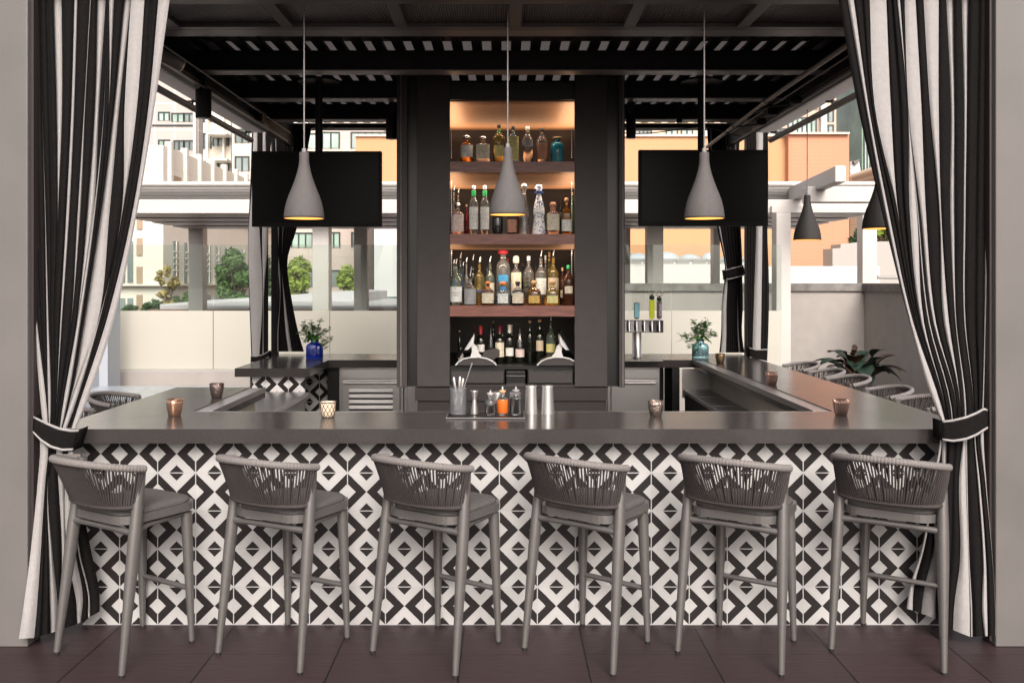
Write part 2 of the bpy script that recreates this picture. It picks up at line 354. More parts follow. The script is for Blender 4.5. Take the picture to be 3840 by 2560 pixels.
# front ceiling of corrugated panels
def ribm():
    m = mat('corrugated_panel', (.17,.155,.15), .45); t = m.node_tree; g = G(m); bb = t.nodes['Principled BSDF']
    tc = N(m, 'ShaderNodeTexCoord'); sp = N(m, 'ShaderNodeSeparateXYZ'); t.links.new(tc.outputs['Object'], sp.inputs[0])
    s = g.op('SINE', g.op('MULTIPLY', sp.outputs[0], 2*math.pi/.0145))
    bu = N(m, 'ShaderNodeBump'); bu.inputs['Strength'].default_value = 1; bu.inputs['Distance'].default_value = .004; t.links.new(s, bu.inputs['Height']); t.links.new(bu.outputs[0], bb.inputs['Normal'])
    c = N(m, 'ShaderNodeVectorMath', operation='SCALE'); c.inputs[0].default_value = (.17,.155,.15); t.links.new(g.op('ADD', .75, g.op('MULTIPLY', s, .35)), c.inputs[3]); t.links.new(c.outputs[0], bb.inputs['Base Color'])
    return m
mr = ribm()
MB().box(-2.38, 2.45, 4.72, 5.45, 3.362, 3.37).build('ceiling_panel', mr, pv)
b = MB()
b.box(-2.4, 2.47, 4.86, 4.945, 3.335, 3.36); b.box(-2.4, 2.47, 5.392, 5.452, 3.335, 3.36)
for k in range(-4, 5):
    xc = .063+k*.672; b.box(xc-.035, xc+.035, 4.946, 5.391, 3.336, 3.359)
b.box(-2.4, 2.47, 4.60, 4.72, 3.34, 3.5)
b.build('ceiling_frame', mat('ceiling_frame_paint', (.125,.115,.11), .4), pv)
# side beams, soffits, conduits
for sgn, xi, xo in ((-1,-2.20,-2.39),(1,2.32,2.51)):
    MB().box(min(xi,xi+sgn*.05), max(xi,xi+sgn*.05), 4.74, 9.54, 3.235, 3.66).build('side_beam', M['dark'], pv)
    MB().box(min(xi+sgn*.052,xo), max(xi+sgn*.052,xo), 4.74, 8.55, 3.225, 3.24).build('soffit', M['soffit'], pv)
    b = MB(); b.box(min(xi-sgn*.001,xi-sgn*.02), max(xi-sgn*.001,xi-sgn*.02), 4.8, 8.5, 3.235, 3.25); b.box(min(xi-sgn*.001,xi-sgn*.012), max(xi-sgn*.001,xi-sgn*.012), 4.8, 8.5, 3.268, 3.276); b.build('beam_trim', M['flange'], pv)
    MB().tube([(xo+sgn*.0,4.74,3.165),(xo+sgn*.0,8.62,3.165)], .026, 14).build('curtain_rail', mat('rail_grey', (.13,.12,.118), .4), pv)
    for y in (5.3, 7.0, 8.45): MB().tube([(xo,y,3.175),(xo,y,3.225)], .009).box(xo-.05, xo+.05, y-.01, y+.01, 3.205, 3.218).build('rail_bracket', M['dark'], pv)
b = MB(); b.tube([(2.06,4.8,3.255),(2.06,7.2,3.255),(2.06,9.3,3.20)], .017, 12); b.tube([(2.06,7.2,3.255),(2.06,7.27,3.255)], .024, 12); b.tube([(2.06,8.2,3.228),(2.06,8.26,3.228)], .024, 12)
b.build('conduit', M['flange'], pv)
for x, z in ((2.25,3.31),(-2.13,3.31),(2.28,3.215),(-2.16,3.23)): MB().tube([(x,4.8,z),(x,9.1,z)], .007, 8).build('conduit', M['flange'], pv)
for y in (7.05, 8.0):
    b = MB(); b.lathe([(.0,0),(.05,.01),(.05,.04),(.02,.06)], 14, c=(2.25,y,3.20)); b.tube([(2.25,y,3.21),(2.1,y+.25,3.23),(2.06,y+.5,3.22)], .008, 6); b.build('junction_box', M['dark'], pv)
for q in ((2.22,2.30,7.7,7.86),(-2.2,-2.12,8.0,8.14)): MB().box(*q,3.24,3.33).build('junction_box', M['dark'], pv)
b = MB(); b.tube([at(2343,499,8.2), at(2380,502,8.2), at(2450,499,8.2), at(2560,484,8.2), at(2640,474,8.2), at(2700,490,8.3), at(2780,512,8.6)], .005, 6)
b.tube([at(1150,455,8.3), at(1180,474,8.3), at(1215,485,8.3), at(1250,470,8.3)], .004, 6)
b.build('slack_cable', M['black'], pv)
b = MB(); b.tube([(-.5,7.6,3.45),(.55,8.2,3.52)], .018, 6); b.tube([(.62,7.6,3.45),(-.42,8.2,3.52)], .018, 6); b.build('cross_brace', M['dark'], pv)

# ------------------------------------------------ shelf tower
TY = 7.40
tw = thing('shelf_tower', 'tall charcoal cabinet tower with lit liquor shelves in the middle of the bar', 'shelf cabinet', (.06,TY,0))
def tx(px): return X_(px, TY)-.06
def bx(mb, px0, px1, y0, y1, py0, py1): return mb.box(tx(px0), tx(px1), y0, y1, Z_(py1, TY), Z_(py0, TY))
for p0, p1 in ((1564,1686.5),(2155.5,2277.6)):
    MB().box(tx(p0), tx(p1), 0, .06, .985, 3.62).build('post', M['post'], tw, bevel=.002)
b = MB(); xl, xr = -.70, .70
b.box(xl-.07, xl, .062, 1.55, .0, 3.46); b.box(xr, xr+.07, .062, 1.55, .0, 3.46)
b.box(xl+.001, xr-.001, 1.49, 1.55, 1.0, 3.45); b.box(xl+.001, xr-.001, .06, 1.489, 3.31, 3.45); b.box(tx(1686.5)+.001, tx(2155.5)-.001, .03, .059, 3.309, 3.45)
b.build('carcass', M['espresso'], tw)
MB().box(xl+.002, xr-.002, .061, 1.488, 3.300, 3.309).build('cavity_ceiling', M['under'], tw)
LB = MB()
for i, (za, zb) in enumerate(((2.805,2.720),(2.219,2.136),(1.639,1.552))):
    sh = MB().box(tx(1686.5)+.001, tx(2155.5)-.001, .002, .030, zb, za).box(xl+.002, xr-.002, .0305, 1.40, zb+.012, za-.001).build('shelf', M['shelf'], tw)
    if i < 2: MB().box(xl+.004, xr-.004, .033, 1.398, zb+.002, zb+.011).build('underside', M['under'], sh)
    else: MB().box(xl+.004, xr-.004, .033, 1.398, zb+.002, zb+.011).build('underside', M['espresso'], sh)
for pa, pb, da, db in ((1487,1526,1527,1563.5),(2322,2343.5,2278.2,2321)):     # folded shutter wings with a black channel beside the post
    o = MB().box(tx(pa)*.992, tx(pb)*.992, -.055, .05, .985, 3.60).build('folded_shutter', M['post'], tw, bevel=.003)
    MB().box(tx(da), tx(db), .022, .05, .985, 3.60).build('shutter_channel', M['black'], tw)
    MB().tube([(tx((pa+pb)/2),-.058,.99),(tx((pa+pb)/2),-.058,3.55)], .004, 6).build('shutter_hinge', M['flange'], o)
b = MB(); b.box(tx(1557), tx(2277), -.03, .5, .875, .978); b.box(tx(1568), tx(2268), -.005, .5, 0, .873); b.build('plinth', M['espresso'], tw)
b = MB(); b.box(xl+.001, xr-.001, .10, 1.48, 1.115, 1.145); b.build('service_counter', M['black'], tw)
b = MB(); b.box(tx(1686.5), tx(2155.5), .02, .10, .979, 1.0); b.build('sill', M['espresso'], tw)
for x in (tx(1690), tx(2148)):
    b = MB()
    for z0, z1 in ((1.66,2.12),(2.24,2.70),(2.85,3.10)):
        z = z0
        while z < z1: b.box(x-.003, x+.003, .12, .126, z, z+.010); z += .02
    b.build('shelf_standard', M['steel'], tw)
for z, e in ((3.22,1),(2.63,.7),(2.05,.35)):                  # LED strips tucked below each shelf
    for k in range(3):
        ld = bpy.data.lights.new('led_and_fill_strip', 'AREA'); ld.shape = 'RECTANGLE'; ld.color = (1,.62,.36)
        lo = bpy.data.objects.new('led_and_fill_strip', ld); COL.objects.link(lo); lo.parent = tw
        if k == 0: ld.size = 1.3; ld.size_y = .25; ld.energy = 1.6*e; lo.location = (0, 1.25, z-.03); lo.rotation_euler = (R(-172),0,0)
        else:
            sg = 1 if k == 1 else -1
            ld.size = .22; ld.size_y = 1.2; ld.energy = 2.3*e; lo.location = (sg*.56, .70, z-.03); lo.rotation_euler = (0, sg*R(172), 0)

for z, e in ((3.24,.9),(2.655,1),(2.075,1),(1.49,.35)):      # added fill strips behind each shelf lip, there to brighten the bottles
    ld = bpy.data.lights.new('led_and_fill_strip', 'AREA'); ld.shape = 'RECTANGLE'; ld.color = (1,.80,.60); ld.size = 1.0; ld.size_y = .02; ld.energy = 2.6*e
    lo = bpy.data.objects.new('led_and_fill_strip', ld); COL.objects.link(lo); lo.parent = tw; lo.location = (0, .045, z); lo.rotation_euler = (R(28), 0, 0)

# ------------------------------------------------ televisions
def tv(x0, x1, y0, y1, pole, label, skew):
    Y = 7.2; xc = X_((x0+x1)/2, Y); t = thing('television', label, 'television', (xc, Y, 0), group='black televisions hanging over the bar')
    w = X_(x1,Y)-X_(x0,Y); z0, z1 = Z_(y1,Y), Z_(y0,Y)
    b = MB(); b.box(-w/2, w/2, .0, .055, z0, z1); o = b.build('casing', M['tvc'], t, bevel=.004)
    MB().box(-w/2+.022, w/2-.022, -.003, -.0005, z0+.03, z1-.022).build('screen', M['gloss'], t)
    px = X_(pole, Y+.12)-xc
    b = MB(); b.tube([(px,.12,(z0+z1)/2),(px,.12,3.44)], .030, 16); b.box(px-.14, px+.14, .056, .09, (z0+z1)/2-.12, (z0+z1)/2+.12); b.build('mount_pole', M['dark'], t)
    b = MB(); b.lathe([(.17,3.425),(.17,3.44),(.05,3.4401)], 20, c=(px,.12,0)); b.box(px+.03, px+.09, .1,.14,3.3,3.35); b.build('ceiling_plate', M['dark'], t)
    return t
tv(944, 1430, 567, 850, 1196, 'black television behind the left pendant lamp', 0)
tv(2396, 2881, 562, 847, 2630, 'black television behind the right pendant lamp', 0)

# ------------------------------------------------ pendant lamps
PROF = [(.0245,1.0),(.0262,.985),(.0262,.87),(.0285,.82),(.034,.74),(.0415,.66),(.052,.57),(.065,.47),(.082,.355),(.095,.25),(.104,.14),(.1085,.04),(.109,0),(.1065,0),(.1015,.14),(.092,.25),(.079,.355),(.062,.47),(.049,.57),(.039,.66),(.031,.74)]
def pendant(mt, label, top, H=.362, k=1, halo=1):
    t = thing('pendant_lamp', label, 'pendant lamp', (0,0,0), group='bottle shaped pendant lamps over the counter')
    MB().lathe([(r*k, z*H) for r, z in PROF], 40, cap=False).build('shade', mt, t)
    MB().lathe([(r*k-.0008, z*H+.0007) for r, z in [(.1063,.003),(.101,.14),(.0915,.25),(.0785,.355),(.0615,.47)]], 40, cap=False).build('reflector', M['gold'], t)
    MB().lathe([(0,.30*H),(.03,.33*H),(.033,.42*H),(.02,.5*H),(.0,.52*H)], 16).build('bulb', M['bulb'], t)
    b = MB(); b.tube([(0,0,H-.002),(0,0,H+top)], .0042, 8); b.lathe([(.012,H-.004),(.012,H+.02),(.004,H+.024)], 12); b.build('cord', M['cord'], t)
    return t
p = pendant(M['pend'], 'pale grey pendant lamp in front of the left television', 1.0); p.location = (X_(1140.5,5.0), 5.0, Z_(820,5.0))
q = copy_thing(p, (X_(2641,5.0), 5.0, Z_(820,5.0)), 0, 'pale grey pendant lamp in front of the right television')
q = copy_thing(p, (X_(1904,5.02), 5.02, Z_(806,5.02)), 0, 'pale grey pendant lamp hanging in front of the bottle shelves'); q.scale = (.925,.925,1.02)
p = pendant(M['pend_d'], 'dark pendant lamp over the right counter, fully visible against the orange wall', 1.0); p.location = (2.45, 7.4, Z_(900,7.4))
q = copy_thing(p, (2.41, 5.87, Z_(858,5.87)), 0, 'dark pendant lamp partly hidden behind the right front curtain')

# ------------------------------------------------ spot lights and speakers
def can(name, cat, label, loc, r, h, mt, rot=(0,0,0), stem=None):
    t = thing(name, label, cat, loc); t.rotation_euler = rot
    MB().lathe([(r*.96,0),(r,.006),(r,h-.004),(r*.97,h)], 24).build('housing', mt, t)
    MB().lathe([(r*.2,-.002),(r*.85,-.001),(r*.85,.004)], 20).build('lens', M['steel_dk'], t)
    if stem: MB().box(-.02,.02,-.02,.02,h+.0005,h+stem).build('bracket', M['dark'], t)
    return t
can('cylinder_downlight', 'downlight', 'large dark cylinder light hanging under the left side beam', (X_(763,6.6),6.6,Z_(444,6.6)), .056, .205, M['dark'], stem=.12)
t = can('spotlight', 'spotlight', 'tilted grey spotlight tube at the upper left beside the striped curtain', (X_(686,5.8),5.8,Z_(250,5.8)), .04, .16, M['flange'], rot=(R(10),R(-62),0), stem=.04)
can('cylinder_downlight', 'downlight', 'dark cylinder light against the left side of the shelf tower', (X_(1468,7.7),7.7,Z_(522,7.7)), .047, .21, M['dark'], stem=.25)
can('cylinder_downlight', 'downlight', 'dark cylinder light against the right side of the shelf tower', (X_(2366,7.7),7.7,Z_(519,7.7)), .040, .19, M['dark'], stem=.25)
can('cylinder_downlight', 'downlight', 'small dark cylinder hanging above the right television', (X_(2548,8.3),8.3,Z_(461,8.3)), .026, .105, M['dark'], stem=.12)
# ------------------------------------------------ bar stools
def rail(n, z0, z1, w, y0, d, ex=2.4):
    pts = []
    for i in range(n+1):
        a = math.pi*i/n; c, s_ = math.cos(a), math.sin(a)
        x = -w*math.copysign(abs(c)**(2/ex), c); y = y0-d*abs(s_)**(2/ex)
        pts.append(Vector((x, y, z0+(z1-z0)*s_)))
    # equalise spacing
    L = [0]
    for a, b_ in zip(pts, pts[1:]): L.append(L[-1]+(b_-a).length)
    out = []; j = 0
    for i in range(n+1):
        t = L[-1]*i/n
        while j < n-1 and L[j+1] < t: j += 1
        u = (t-L[j])/max(1e-6, L[j+1]-L[j]); out.append(pts[j].lerp(pts[j+1], min(1, u)))
    return out
def make_stool():
    t = thing('bar_stool', 'x', 'bar stool', group='grey bar stools with rope backs')
    for sg in (-1, 1):
        a, b_ = Vector((sg*.255,-.24,.012)), Vector((sg*.232,-.118,.955))
        pts = [a.lerp(b_, k/6) for k in range(7)]
        l = MB().tube(pts, [.0145,.0185,.0225,.0265,.0275,.0235,.021], 14, flat=1.15).build('leg', M['frame'], t)
        MB().tube([(a.x,a.y,0),(a.x,a.y,.013)], .0135, 12).build('foot_cap', M['rubber'], l)
        a, b_ = Vector((sg*.195,.205,.012)), Vector((sg*.178,.185,.668))
        l = MB().tube([a.lerp(b_, k/4) for k in range(5)], [.014,.018,.0225,.026,.028], 14).build('leg', M['frame'], t)
        MB().tube([(a.x,a.y,0),(a.x,a.y,.013)], .0135, 12).build('foot_cap', M['rubber'], l)
    def rrect(w, y0, y1, r, n=6):
        pts = []
        for cx, cy, a0 in ((w-r,y1-r,0),(-w+r,y1-r,90),(-w+r,y0+r,180),(w-r,y0+r,270)):
            for k in range(n+1):
                a = R(a0+90*k/n); pts.append((cx+r*math.cos(a), cy+r*math.sin(a)))
        return pts
    o = rrect(.222, -.205, .245, .10)
    b = MB(); b.prism(o, 'z', .684, .723); b.build('seat_frame', M['frame'], t, bevel=.008)
    rows = []
    for s_, z in ((.93,.7245),(.935,.735),(.90,.743),(.7,.748),(.35,.751),(.02,.752)):
        rows.append([(x*s_, .02+(y-.02)*s_, z) for x, y in o+[o[0]]])
    MB().sheet(rows).build('cushion', M['cush'], t)
    b = MB(); b.tube([(-.238,-.165,.648),(-.1,-.172,.655),(.1,-.172,.655),(.238,-.165,.648)], .0125, 12, flat=1.25); b.tube([(-.18,.18,.660),(.18,.18,.660)], .013)
    for sg in (-1,1): b.tube([(sg*.236,-.165,.65),(sg*.2,-.05,.662),(sg*.18,.17,.662)], .012)
    b.build('seat_support', M['frame'], t)
    MB().tube([(-.188,.198,.278),(.188,.198,.278)], .0135, 12).build('footrest', M['frame'], t)
    top = rail(52, .948, .995, .262, -.118, .245, 2.25); bot = rail(52, .772, .770, .236, -.142, .105, 2.1)
    # rope-wound top rail: ridged tube
    dense = []; rs = []
    for i in range(len(top)-1):
        for k in range(6): dense.append(top[i].lerp(top[i+1], k/6)); rs.append(.0165+.0016*(1 if k in (1,2,3,4) else -1)*.6)
    dense.append(top[-1]); rs.append(.016)
    MB().tube(dense, rs, 12, flat=1.05).build('top_rail', M['rope2'], t)
    b = MB(); b.tube(bot, .0125, 10)
    n = 52
    for i in range(1, n):
        p0 = top[i]; p1 = bot[i]
        # each rope loops over the rail: outer and inner strand
        mid = p0.lerp(p1, .5); out = Vector((p0.x, p0.y+.12, 0)).normalized()*.006
        b.tube([p0+out, (mid+out*1.2), p1+out], .0046, 6, caps=False)
        if i % 3 == 0: b.tube([p0-out*1.3, (top[min(n,i+1)].lerp(bot[min(n,i+1)], .5)-out), bot[min(n,i+1)]-out*1.3], .0042, 5, caps=False)
    b.build('rope_back', M['rope'], t)
    return t
ST = [(-1.867,4.585,-32.0),(-1.076,4.608,-26.9),(-.307,4.587,-33.8),(.448,4.606,-37.2),(1.201,4.595,-32.3),(1.972,4.617,-32.9)]
nm = ['leftmost front stool, beside the left striped curtain', 'second front stool from the left curtain', 'third front stool from the left, below the steel jigger',
      'front stool just right of the bar centre, fourth from the left', 'second front stool from the right curtain', 'rightmost front stool, beside the right striped curtain']
st = make_stool(); st.location = (ST[0][0],ST[0][1],0); st.rotation_euler = (0,0,R(ST[0][2])); st['label'] = nm[0]
for (x, y, a), l in list(zip(ST, nm))[1:]: copy_thing(st, (x,y,0), R(a), l)
for i, (y, l) in enumerate(((9.35,'farthest stool at the right side counter, before the leafy plant'),(8.66,'second farthest stool at the right side counter'),(8.05,'middle stool of the five at the right side counter'),(7.24,'second nearest stool at the right side counter'),(6.60,'nearest stool at the right side counter, touching the curtain edge'))):
    copy_thing(st, (2.83,y,0), R(90+(4,-3,5,-2,3)[i]), l)
for y, l in ((6.80,'far stool at the left side counter, by the marble table'),(6.02,'middle stool at the left side counter, its rail just showing'),(5.25,'near stool at the left side counter hidden behind the curtain tie')):
    copy_thing(st, (-2.70,y,0), R(-90), l)

# ------------------------------------------------ curtains
def curtain(rows_y, B, cols, ybase, hem=None, amp=.018, roll=34, seed=1):
    """rows_y: picture rows; B: list of boundary polylines (one px per row); cols: colour per strip (0 black, 1 white, 2 white set back);
    ybase(px,t): depth of the cloth at a row.  Returns two MBs in one (material 0 black, 1 white)."""
    rnd = random.Random(seed); mb = MB()
    nr = 26; ys = [rows_y[0]+(rows_y[-1]-rows_y[0])*i/nr for i in range(nr+1)]
    def interp(bl, y):
        n = len(rows_y)
        for k in range(n-1):
            if y <= rows_y[k+1]+1e-6:
                t = (y-rows_y[k])/(rows_y[k+1]-rows_y[k])
                p0 = bl[max(k-1,0)]; p1 = bl[k]; p2 = bl[k+1]; p3 = bl[min(k+2,n-1)]
                h0 = rows_y[k]-rows_y[max(k-1,0)] or 1; h = rows_y[k+1]-rows_y[k]; h2 = rows_y[min(k+2,n-1)]-rows_y[k+1] or 1
                m1 = .5*((p1-p0)/h0*h+(p2-p1)) if k > 0 else (p2-p1); m2 = .5*((p3-p2)/h2*h+(p2-p1)) if k+2 < n else (p2-p1)
                t2, t3 = t*t, t*t*t
                return (2*t3-3*t2+1)*p1+(t3-2*t2+t)*m1+(-2*t3+3*t2)*p2+(t3-t2)*m2
        return bl[-1]
    for i, c in enumerate(cols):
        wmax = max(interp(B[i+1], y)-interp(B[i], y) for y in ys)
        if wmax < .5: continue
        nroll = max(1, round(wmax/(roll if c == 0 else roll*2.4))); ph = [rnd.uniform(.7,1.3) for _ in range(nroll)]
        per = 8; n = nroll*per; back = (.030 if c == 2 else (.0 if c == 1 else .010))
        grid = []
        for ri, y in enumerate(ys):
            xa, xb = interp(B[i], y), interp(B[i+1], y)
            xb = max(xb, xa+.02); t = ri/nr; row = []
            w = xb-xa; a = min(amp*(1 if c == 0 else .6), amp*.2+w/nroll*.0006)
            for k in range(n+1):
                u = k/n; px = xa+w*u; q = u*nroll; j = min(int(q), nroll-1)
                Y = ybase(px, y)+back*min(1, w/20)-a*ph[j]*math.sin(math.pi*(q-j))
                yy = y
                if hem is not None: # hem height varies across
                    yy = rows_y[0]+(y-rows_y[0])*(hem(px)-rows_y[0])/(rows_y[-1]-rows_y[0])
                row.append(at(px, yy, Y))
            grid.append(row)
        mb.sheet(grid, 0 if c == 0 else 1)
    return mb
def band(pt, pb, ybase, bulge, name, parent, edge=8, mats=None, wrap=0):
    """tie-back: closed cuff between top and bottom polylines"""
    n = 16
    def samp(pl, t):
        L = [0]
        for a, b_ in zip(pl, pl[1:]): L.append(L[-1]+math.hypot(b_[0]-a[0], b_[1]-a[1]))
        s_ = t*L[-1]
        for k in range(len(pl)-1):
            if s_ <= L[k+1]+1e-9:
                u = (s_-L[k])/(L[k+1]-L[k]); return (pl[k][0]+(pl[k+1][0]-pl[k][0])*u, pl[k][1]+(pl[k+1][1]-pl[k][1])*u)
        return pl[-1]
    def pos(u, v, d=0):
        a, b_ = samp(pt, u), samp(pb, u); x = a[0]+(b_[0]-a[0])*v; y = a[1]+(b_[1]-a[1])*v
        return at(x, y, ybase-bulge*math.sin(math.pi*(.06+.88*u))-d)
    mb = MB(); mb.sheet([[pos(k/n, v) for k in range(n+1)] for v in [j/6 for j in range(7)]])
    # cuff returning behind the cloth
    for uu in (0, 1):
        rowA = [pos(uu, v) for v in (0,.5,1)]; mb.sheet([rowA, [Vector((p.x+(.01 if uu else -.01)*0, p.y+.10, p.z)) for p in rowA]])
    o = mb.build(name, (mats or M)['cblk'], parent, solid=.004)
    H = abs(samp(pb,.5)[1]-samp(pt,.5)[1]); e = edge/H
    pm = MB()
    pm.sheet([[pos(k/n, v, .004) for k in range(n+1)] for v in (-.0, e)]); pm.sheet([[pos(k/n, v, .004) for k in range(n+1)] for v in (1-e, 1)])
    pm.build('piping', M['cwht'], o, solid=.004)
    return o
# left front curtain
RY = [-52, 0, 400, 800, 1200, 1530, 1605]
def ext(rows): return [[r[0]+(r[0]-r[1])*.13]+r for r in rows]
LBn = [[105,102,111,128.5,154,163],[105,102,116,139,175.7,181],[150,158,168.5,175,181,184],[150,158,171,182,191,187],[200.4,211.4,217,203,205,200],[230.5,232.5,217.5,203,205,200],
 [279.5,268.3,248.9,226.7,210,203],[290.5,278.5,259.8,232.6,210,203],[338,316,290.5,268,221,211],[341,319.5,302,268,221,211],[364.4,355.5,326,290,233,223],[396.3,371.6,350,290.5,233,223],
 [396.3,390,350.2,291,233.5,224],[396.4,391,356.8,303.2,248.4,231],[409.6,408,370,310,252,232],[427,408.2,370,310,252,232],[466.5,428,378.5,316,256,233],[490.7,447.3,410.4,368.3,256.5,233.5],
 [490.8,467.2,456,370,256.5,233.5],[541.7,513.7,459,374,277.7,250],[594,557,495.8,400,291.7,268],[636,580,513.7,428,317,286]]
LC = [1,0,1,0,2,0,1,0,2,0,2,0,1,0,1,0,2,0,1,0,1]
cl = thing('striped_curtain', 'tall black and white striped curtain tied back at the left front column', 'curtain', (X_(200,4.66),4.66,0), group='striped curtains framing the bar front')
def rel(o, par): o.location = tuple(-c for c in par.location); return o
yb = lambda px, y: 4.675-.02*max(0,min(1,(y-900)/700))
rel(curtain(RY, ext(LBn), LC, yb, seed=3).build('upper_drape', [M['cblk'],M['cwht']], cl), cl)
RL = [1640, 1700, 1800, 2100, 2300, 2390]
def pre(rows): return [[r[0]]+r for r in rows]
LL = [[150,142,111,84,70],[180,170.5,151,137,128],[195,180,183.3,188,190],[195,180.2,198.6,217,216],[211,218,232.6,226,224],[235,240,245,245,243],[255,244,252,286,290],[276,268,283,311,303],[276,275,293,330,330],[276.2,276,299,336,338],[276.4,290,339,372,374]]
def hemL(px):
    P = [(60,2395),(128,2390),(190,2372),(290,2338),(310,2326),(376,2290)]
    for a, b_ in zip(P, P[1:]):
        if px <= b_[0]: return a[1]+(b_[1]-a[1])*max(0,px-a[0])/(b_[0]-a[0])
    return 2290
ylw = lambda px, y: 4.64-.10*max(0,min(1,(y-1700)/600))*max(0,min(1,(240-px)/150))+.12*max(0,min(1,(y-1700)/600))*max(0,min(1,(px-180)/180))
rel(curtain(RL, pre(LL), [1,0,2,0,1,0,1,0,1,0], ylw, hem=hemL, seed=5).build('lower_drape', [M['cblk'],M['cwht']], cl), cl)
tb = band([(126,1560),(149,1571),(179,1585),(221.6,1602),(264,1610.5),(296.4,1610)], [(123,1621.6),(151.8,1653),(187.6,1677.7),(230,1690.5),(272.6,1688.8)], 4.63, .035, 'tieback', cl, edge=9); rel(tb, cl)
# right front curtain
RBn = [[3144.5,3216.6,3308,3408,3495.6,3535],[3178.5,3246.5,3320,3408.5,3496,3535.5],[3201.6,3257.4,3333.6,3422,3523,3547],[3261.5,3280.5,3367.6,3438,3535,3552],[3323.5,3340.4,3368,3438.2,3535.2,3552.2],
 [3363.5,3404,3411.7,3452.5,3540,3556],[3375,3404.6,3440,3463.4,3540.2,3556.2],[3391,3406,3440.2,3479,3560,3571],[3391.5,3406.2,3444,3484.6,3564,3574],[3392,3406.4,3453,3497,3585,3590],[3433,3455,3472.4,3507.8,3585.2,3590.2],
 [3463.4,3487,3522.7,3537.7,3600,3603],[3520,3520,3529.5,3557.6,3600.2,3603.2],[3548.6,3566,3563.5,3581.8,3614.9,3617],[3577,3580,3581.8,3585.3,3622,3624],[3607,3615,3613,3615,3650,3650],[3633,3626.7,3620.7,3620,3650.2,3650.2],
 [3707.8,3701.8,3695.5,3691.4,3684,3679],[3712.6,3713,3714.6,3697.4,3689,3686]]
RC = [0,1,0,1,0,1,0,1,1,1,0,1,0,2,0,2,0,1]
RBn[7] = [3391,3406,3440.2,3479,3560,3571]; RC[6] = 0; RC[7] = 1; RC[8] = 0
cr = thing('striped_curtain', 'tall black and white striped curtain tied back at the right front column', 'curtain', (X_(3600,4.66),4.66,0), group='striped curtains framing the bar front')
rel(curtain([-52,0,400,800,1200,1500,1590], ext(RBn), RC, yb, seed=8).build('upper_drape', [M['cblk'],M['cwht']], cr), cr)
RW = [[3525,3500,3455,3411,3400],[3533,3512,3465.4,3426,3422],[3533.5,3530,3499.5,3463.7,3455],[3552,3548,3526,3508,3508],[3609,3596.4,3600,3577.7,3574],[3620.8,3622,3632,3636.4,3637],[3626,3628,3636,3647,3648],[3654,3666,3685.7,3683,3692],[3658,3674.6,3697.6,3702,3704],[3675.5,3693.3,3722,3732,3732],[3689,3698.4,3723,3733,3733]]
def hemR(px):
    P = [(3395,2280),(3426,2288),(3463,2302),(3508,2317),(3577,2362),(3637,2386),(3740,2382)]
    for a, b_ in zip(P, P[1:]):
        if px <= b_[0]: return a[1]+(b_[1]-a[1])*max(0,px-a[0])/(b_[0]-a[0])
    return 2382
yrw = lambda px, y: 4.66-.08*max(0,min(1,(y-1700)/600))*max(0,min(1,(px-3540)/120))+.12*max(0,min(1,(y-1650)/500))*max(0,min(1,(3560-px)/120))
rel(curtain([1600,1650,1800,2100,2280,2370], pre(RW), [1,0,2,0,1,2,0,1,0,1], yrw, hem=hemR, seed=9).build('lower_drape', [M['cblk'],M['cwht']], cr), cr)
tb = band([(3533,1577),(3573.8,1572),(3622.7,1560),(3661.8,1544),(3690,1528),(3703,1535)], [(3534,1651),(3573.8,1657),(3622.7,1650),(3661.8,1634),(3704,1606)], 4.63, .035, 'tieback', cr, edge=9); rel(tb, cr)
# rear curtains
def rear(label, Y, rows, B, cols, bt, bb, top=None, hem=None, seed=4, roll=14):
    t = thing('striped_curtain', label, 'curtain', (X_(B[0][0],Y),Y,0), group='striped curtains at the rear corners')
    rel(curtain(rows, B, cols, lambda px, y: Y, seed=seed, amp=.03, roll=roll, hem=hem).build('drape', [M['cblk'],M['cwht']], t), t)
    if bt: rel(band(bt, bb, Y-.03, .03, 'tieback', t, edge=3.5), t)
    return t
rear('outer rear left curtain with a wide white stripe and a low cuff', 9.35, [480,700,900,1100,1335,1420],
 [[945,938,930,934,942,944],[950,944,931,936,946,948],[965,965,975,984,972,966],[985,985,983,986,985,984],[995,1000,1004,990,988,988],[1020,1008,1006,1006,1006,1006]], [0,1,0,1,0],
 [(941,1332),(960,1334),(985,1328),(1006,1316)], [(940,1362),(965,1360),(990,1350),(1008,1340)])
rear('inner rear left curtain, nearly all black, gathered at mid height and flaring', 9.62, [470,700,860,960,1010,1100,1250,1318],
 [[1020,1030,1037,1040,1042,1042,1038,1036],[1030,1038,1042,1044,1043,1050,1040,1040],[1034,1042,1046,1044,1050,1052,1044,1044],[1100,1085,1060,1058,1056,1062,1072,1082],[1102,1087,1062,1058,1056,1066,1085,1095],[1170,1130,1112,1080,1078,1090,1120,1140]], [0,1,0,1,0], None, None, seed=6)
rear('inner rear right curtain, black with grey lining, cuffed at mid height', 9.62, [470,700,860,995,1050,1150,1250,1322],
 [[2650,2668,2690,2718,2716,2706,2704,2697],[2660,2672,2696,2722,2720,2708,2708,2703],[2668,2676,2702,2724,2728,2724,2724,2722],[2755,2764,2775,2779,2770,2766,2766,2770],[2757,2766,2775,2780,2770,2767,2770,2776],[2775,2770,2778,2784,2784,2786,2782,2792]], [0,1,0,1,0],
 [(2717,1012),(2750,1003),(2787,994)], [(2721,1050),(2750,1045),(2795,1032)], seed=7)
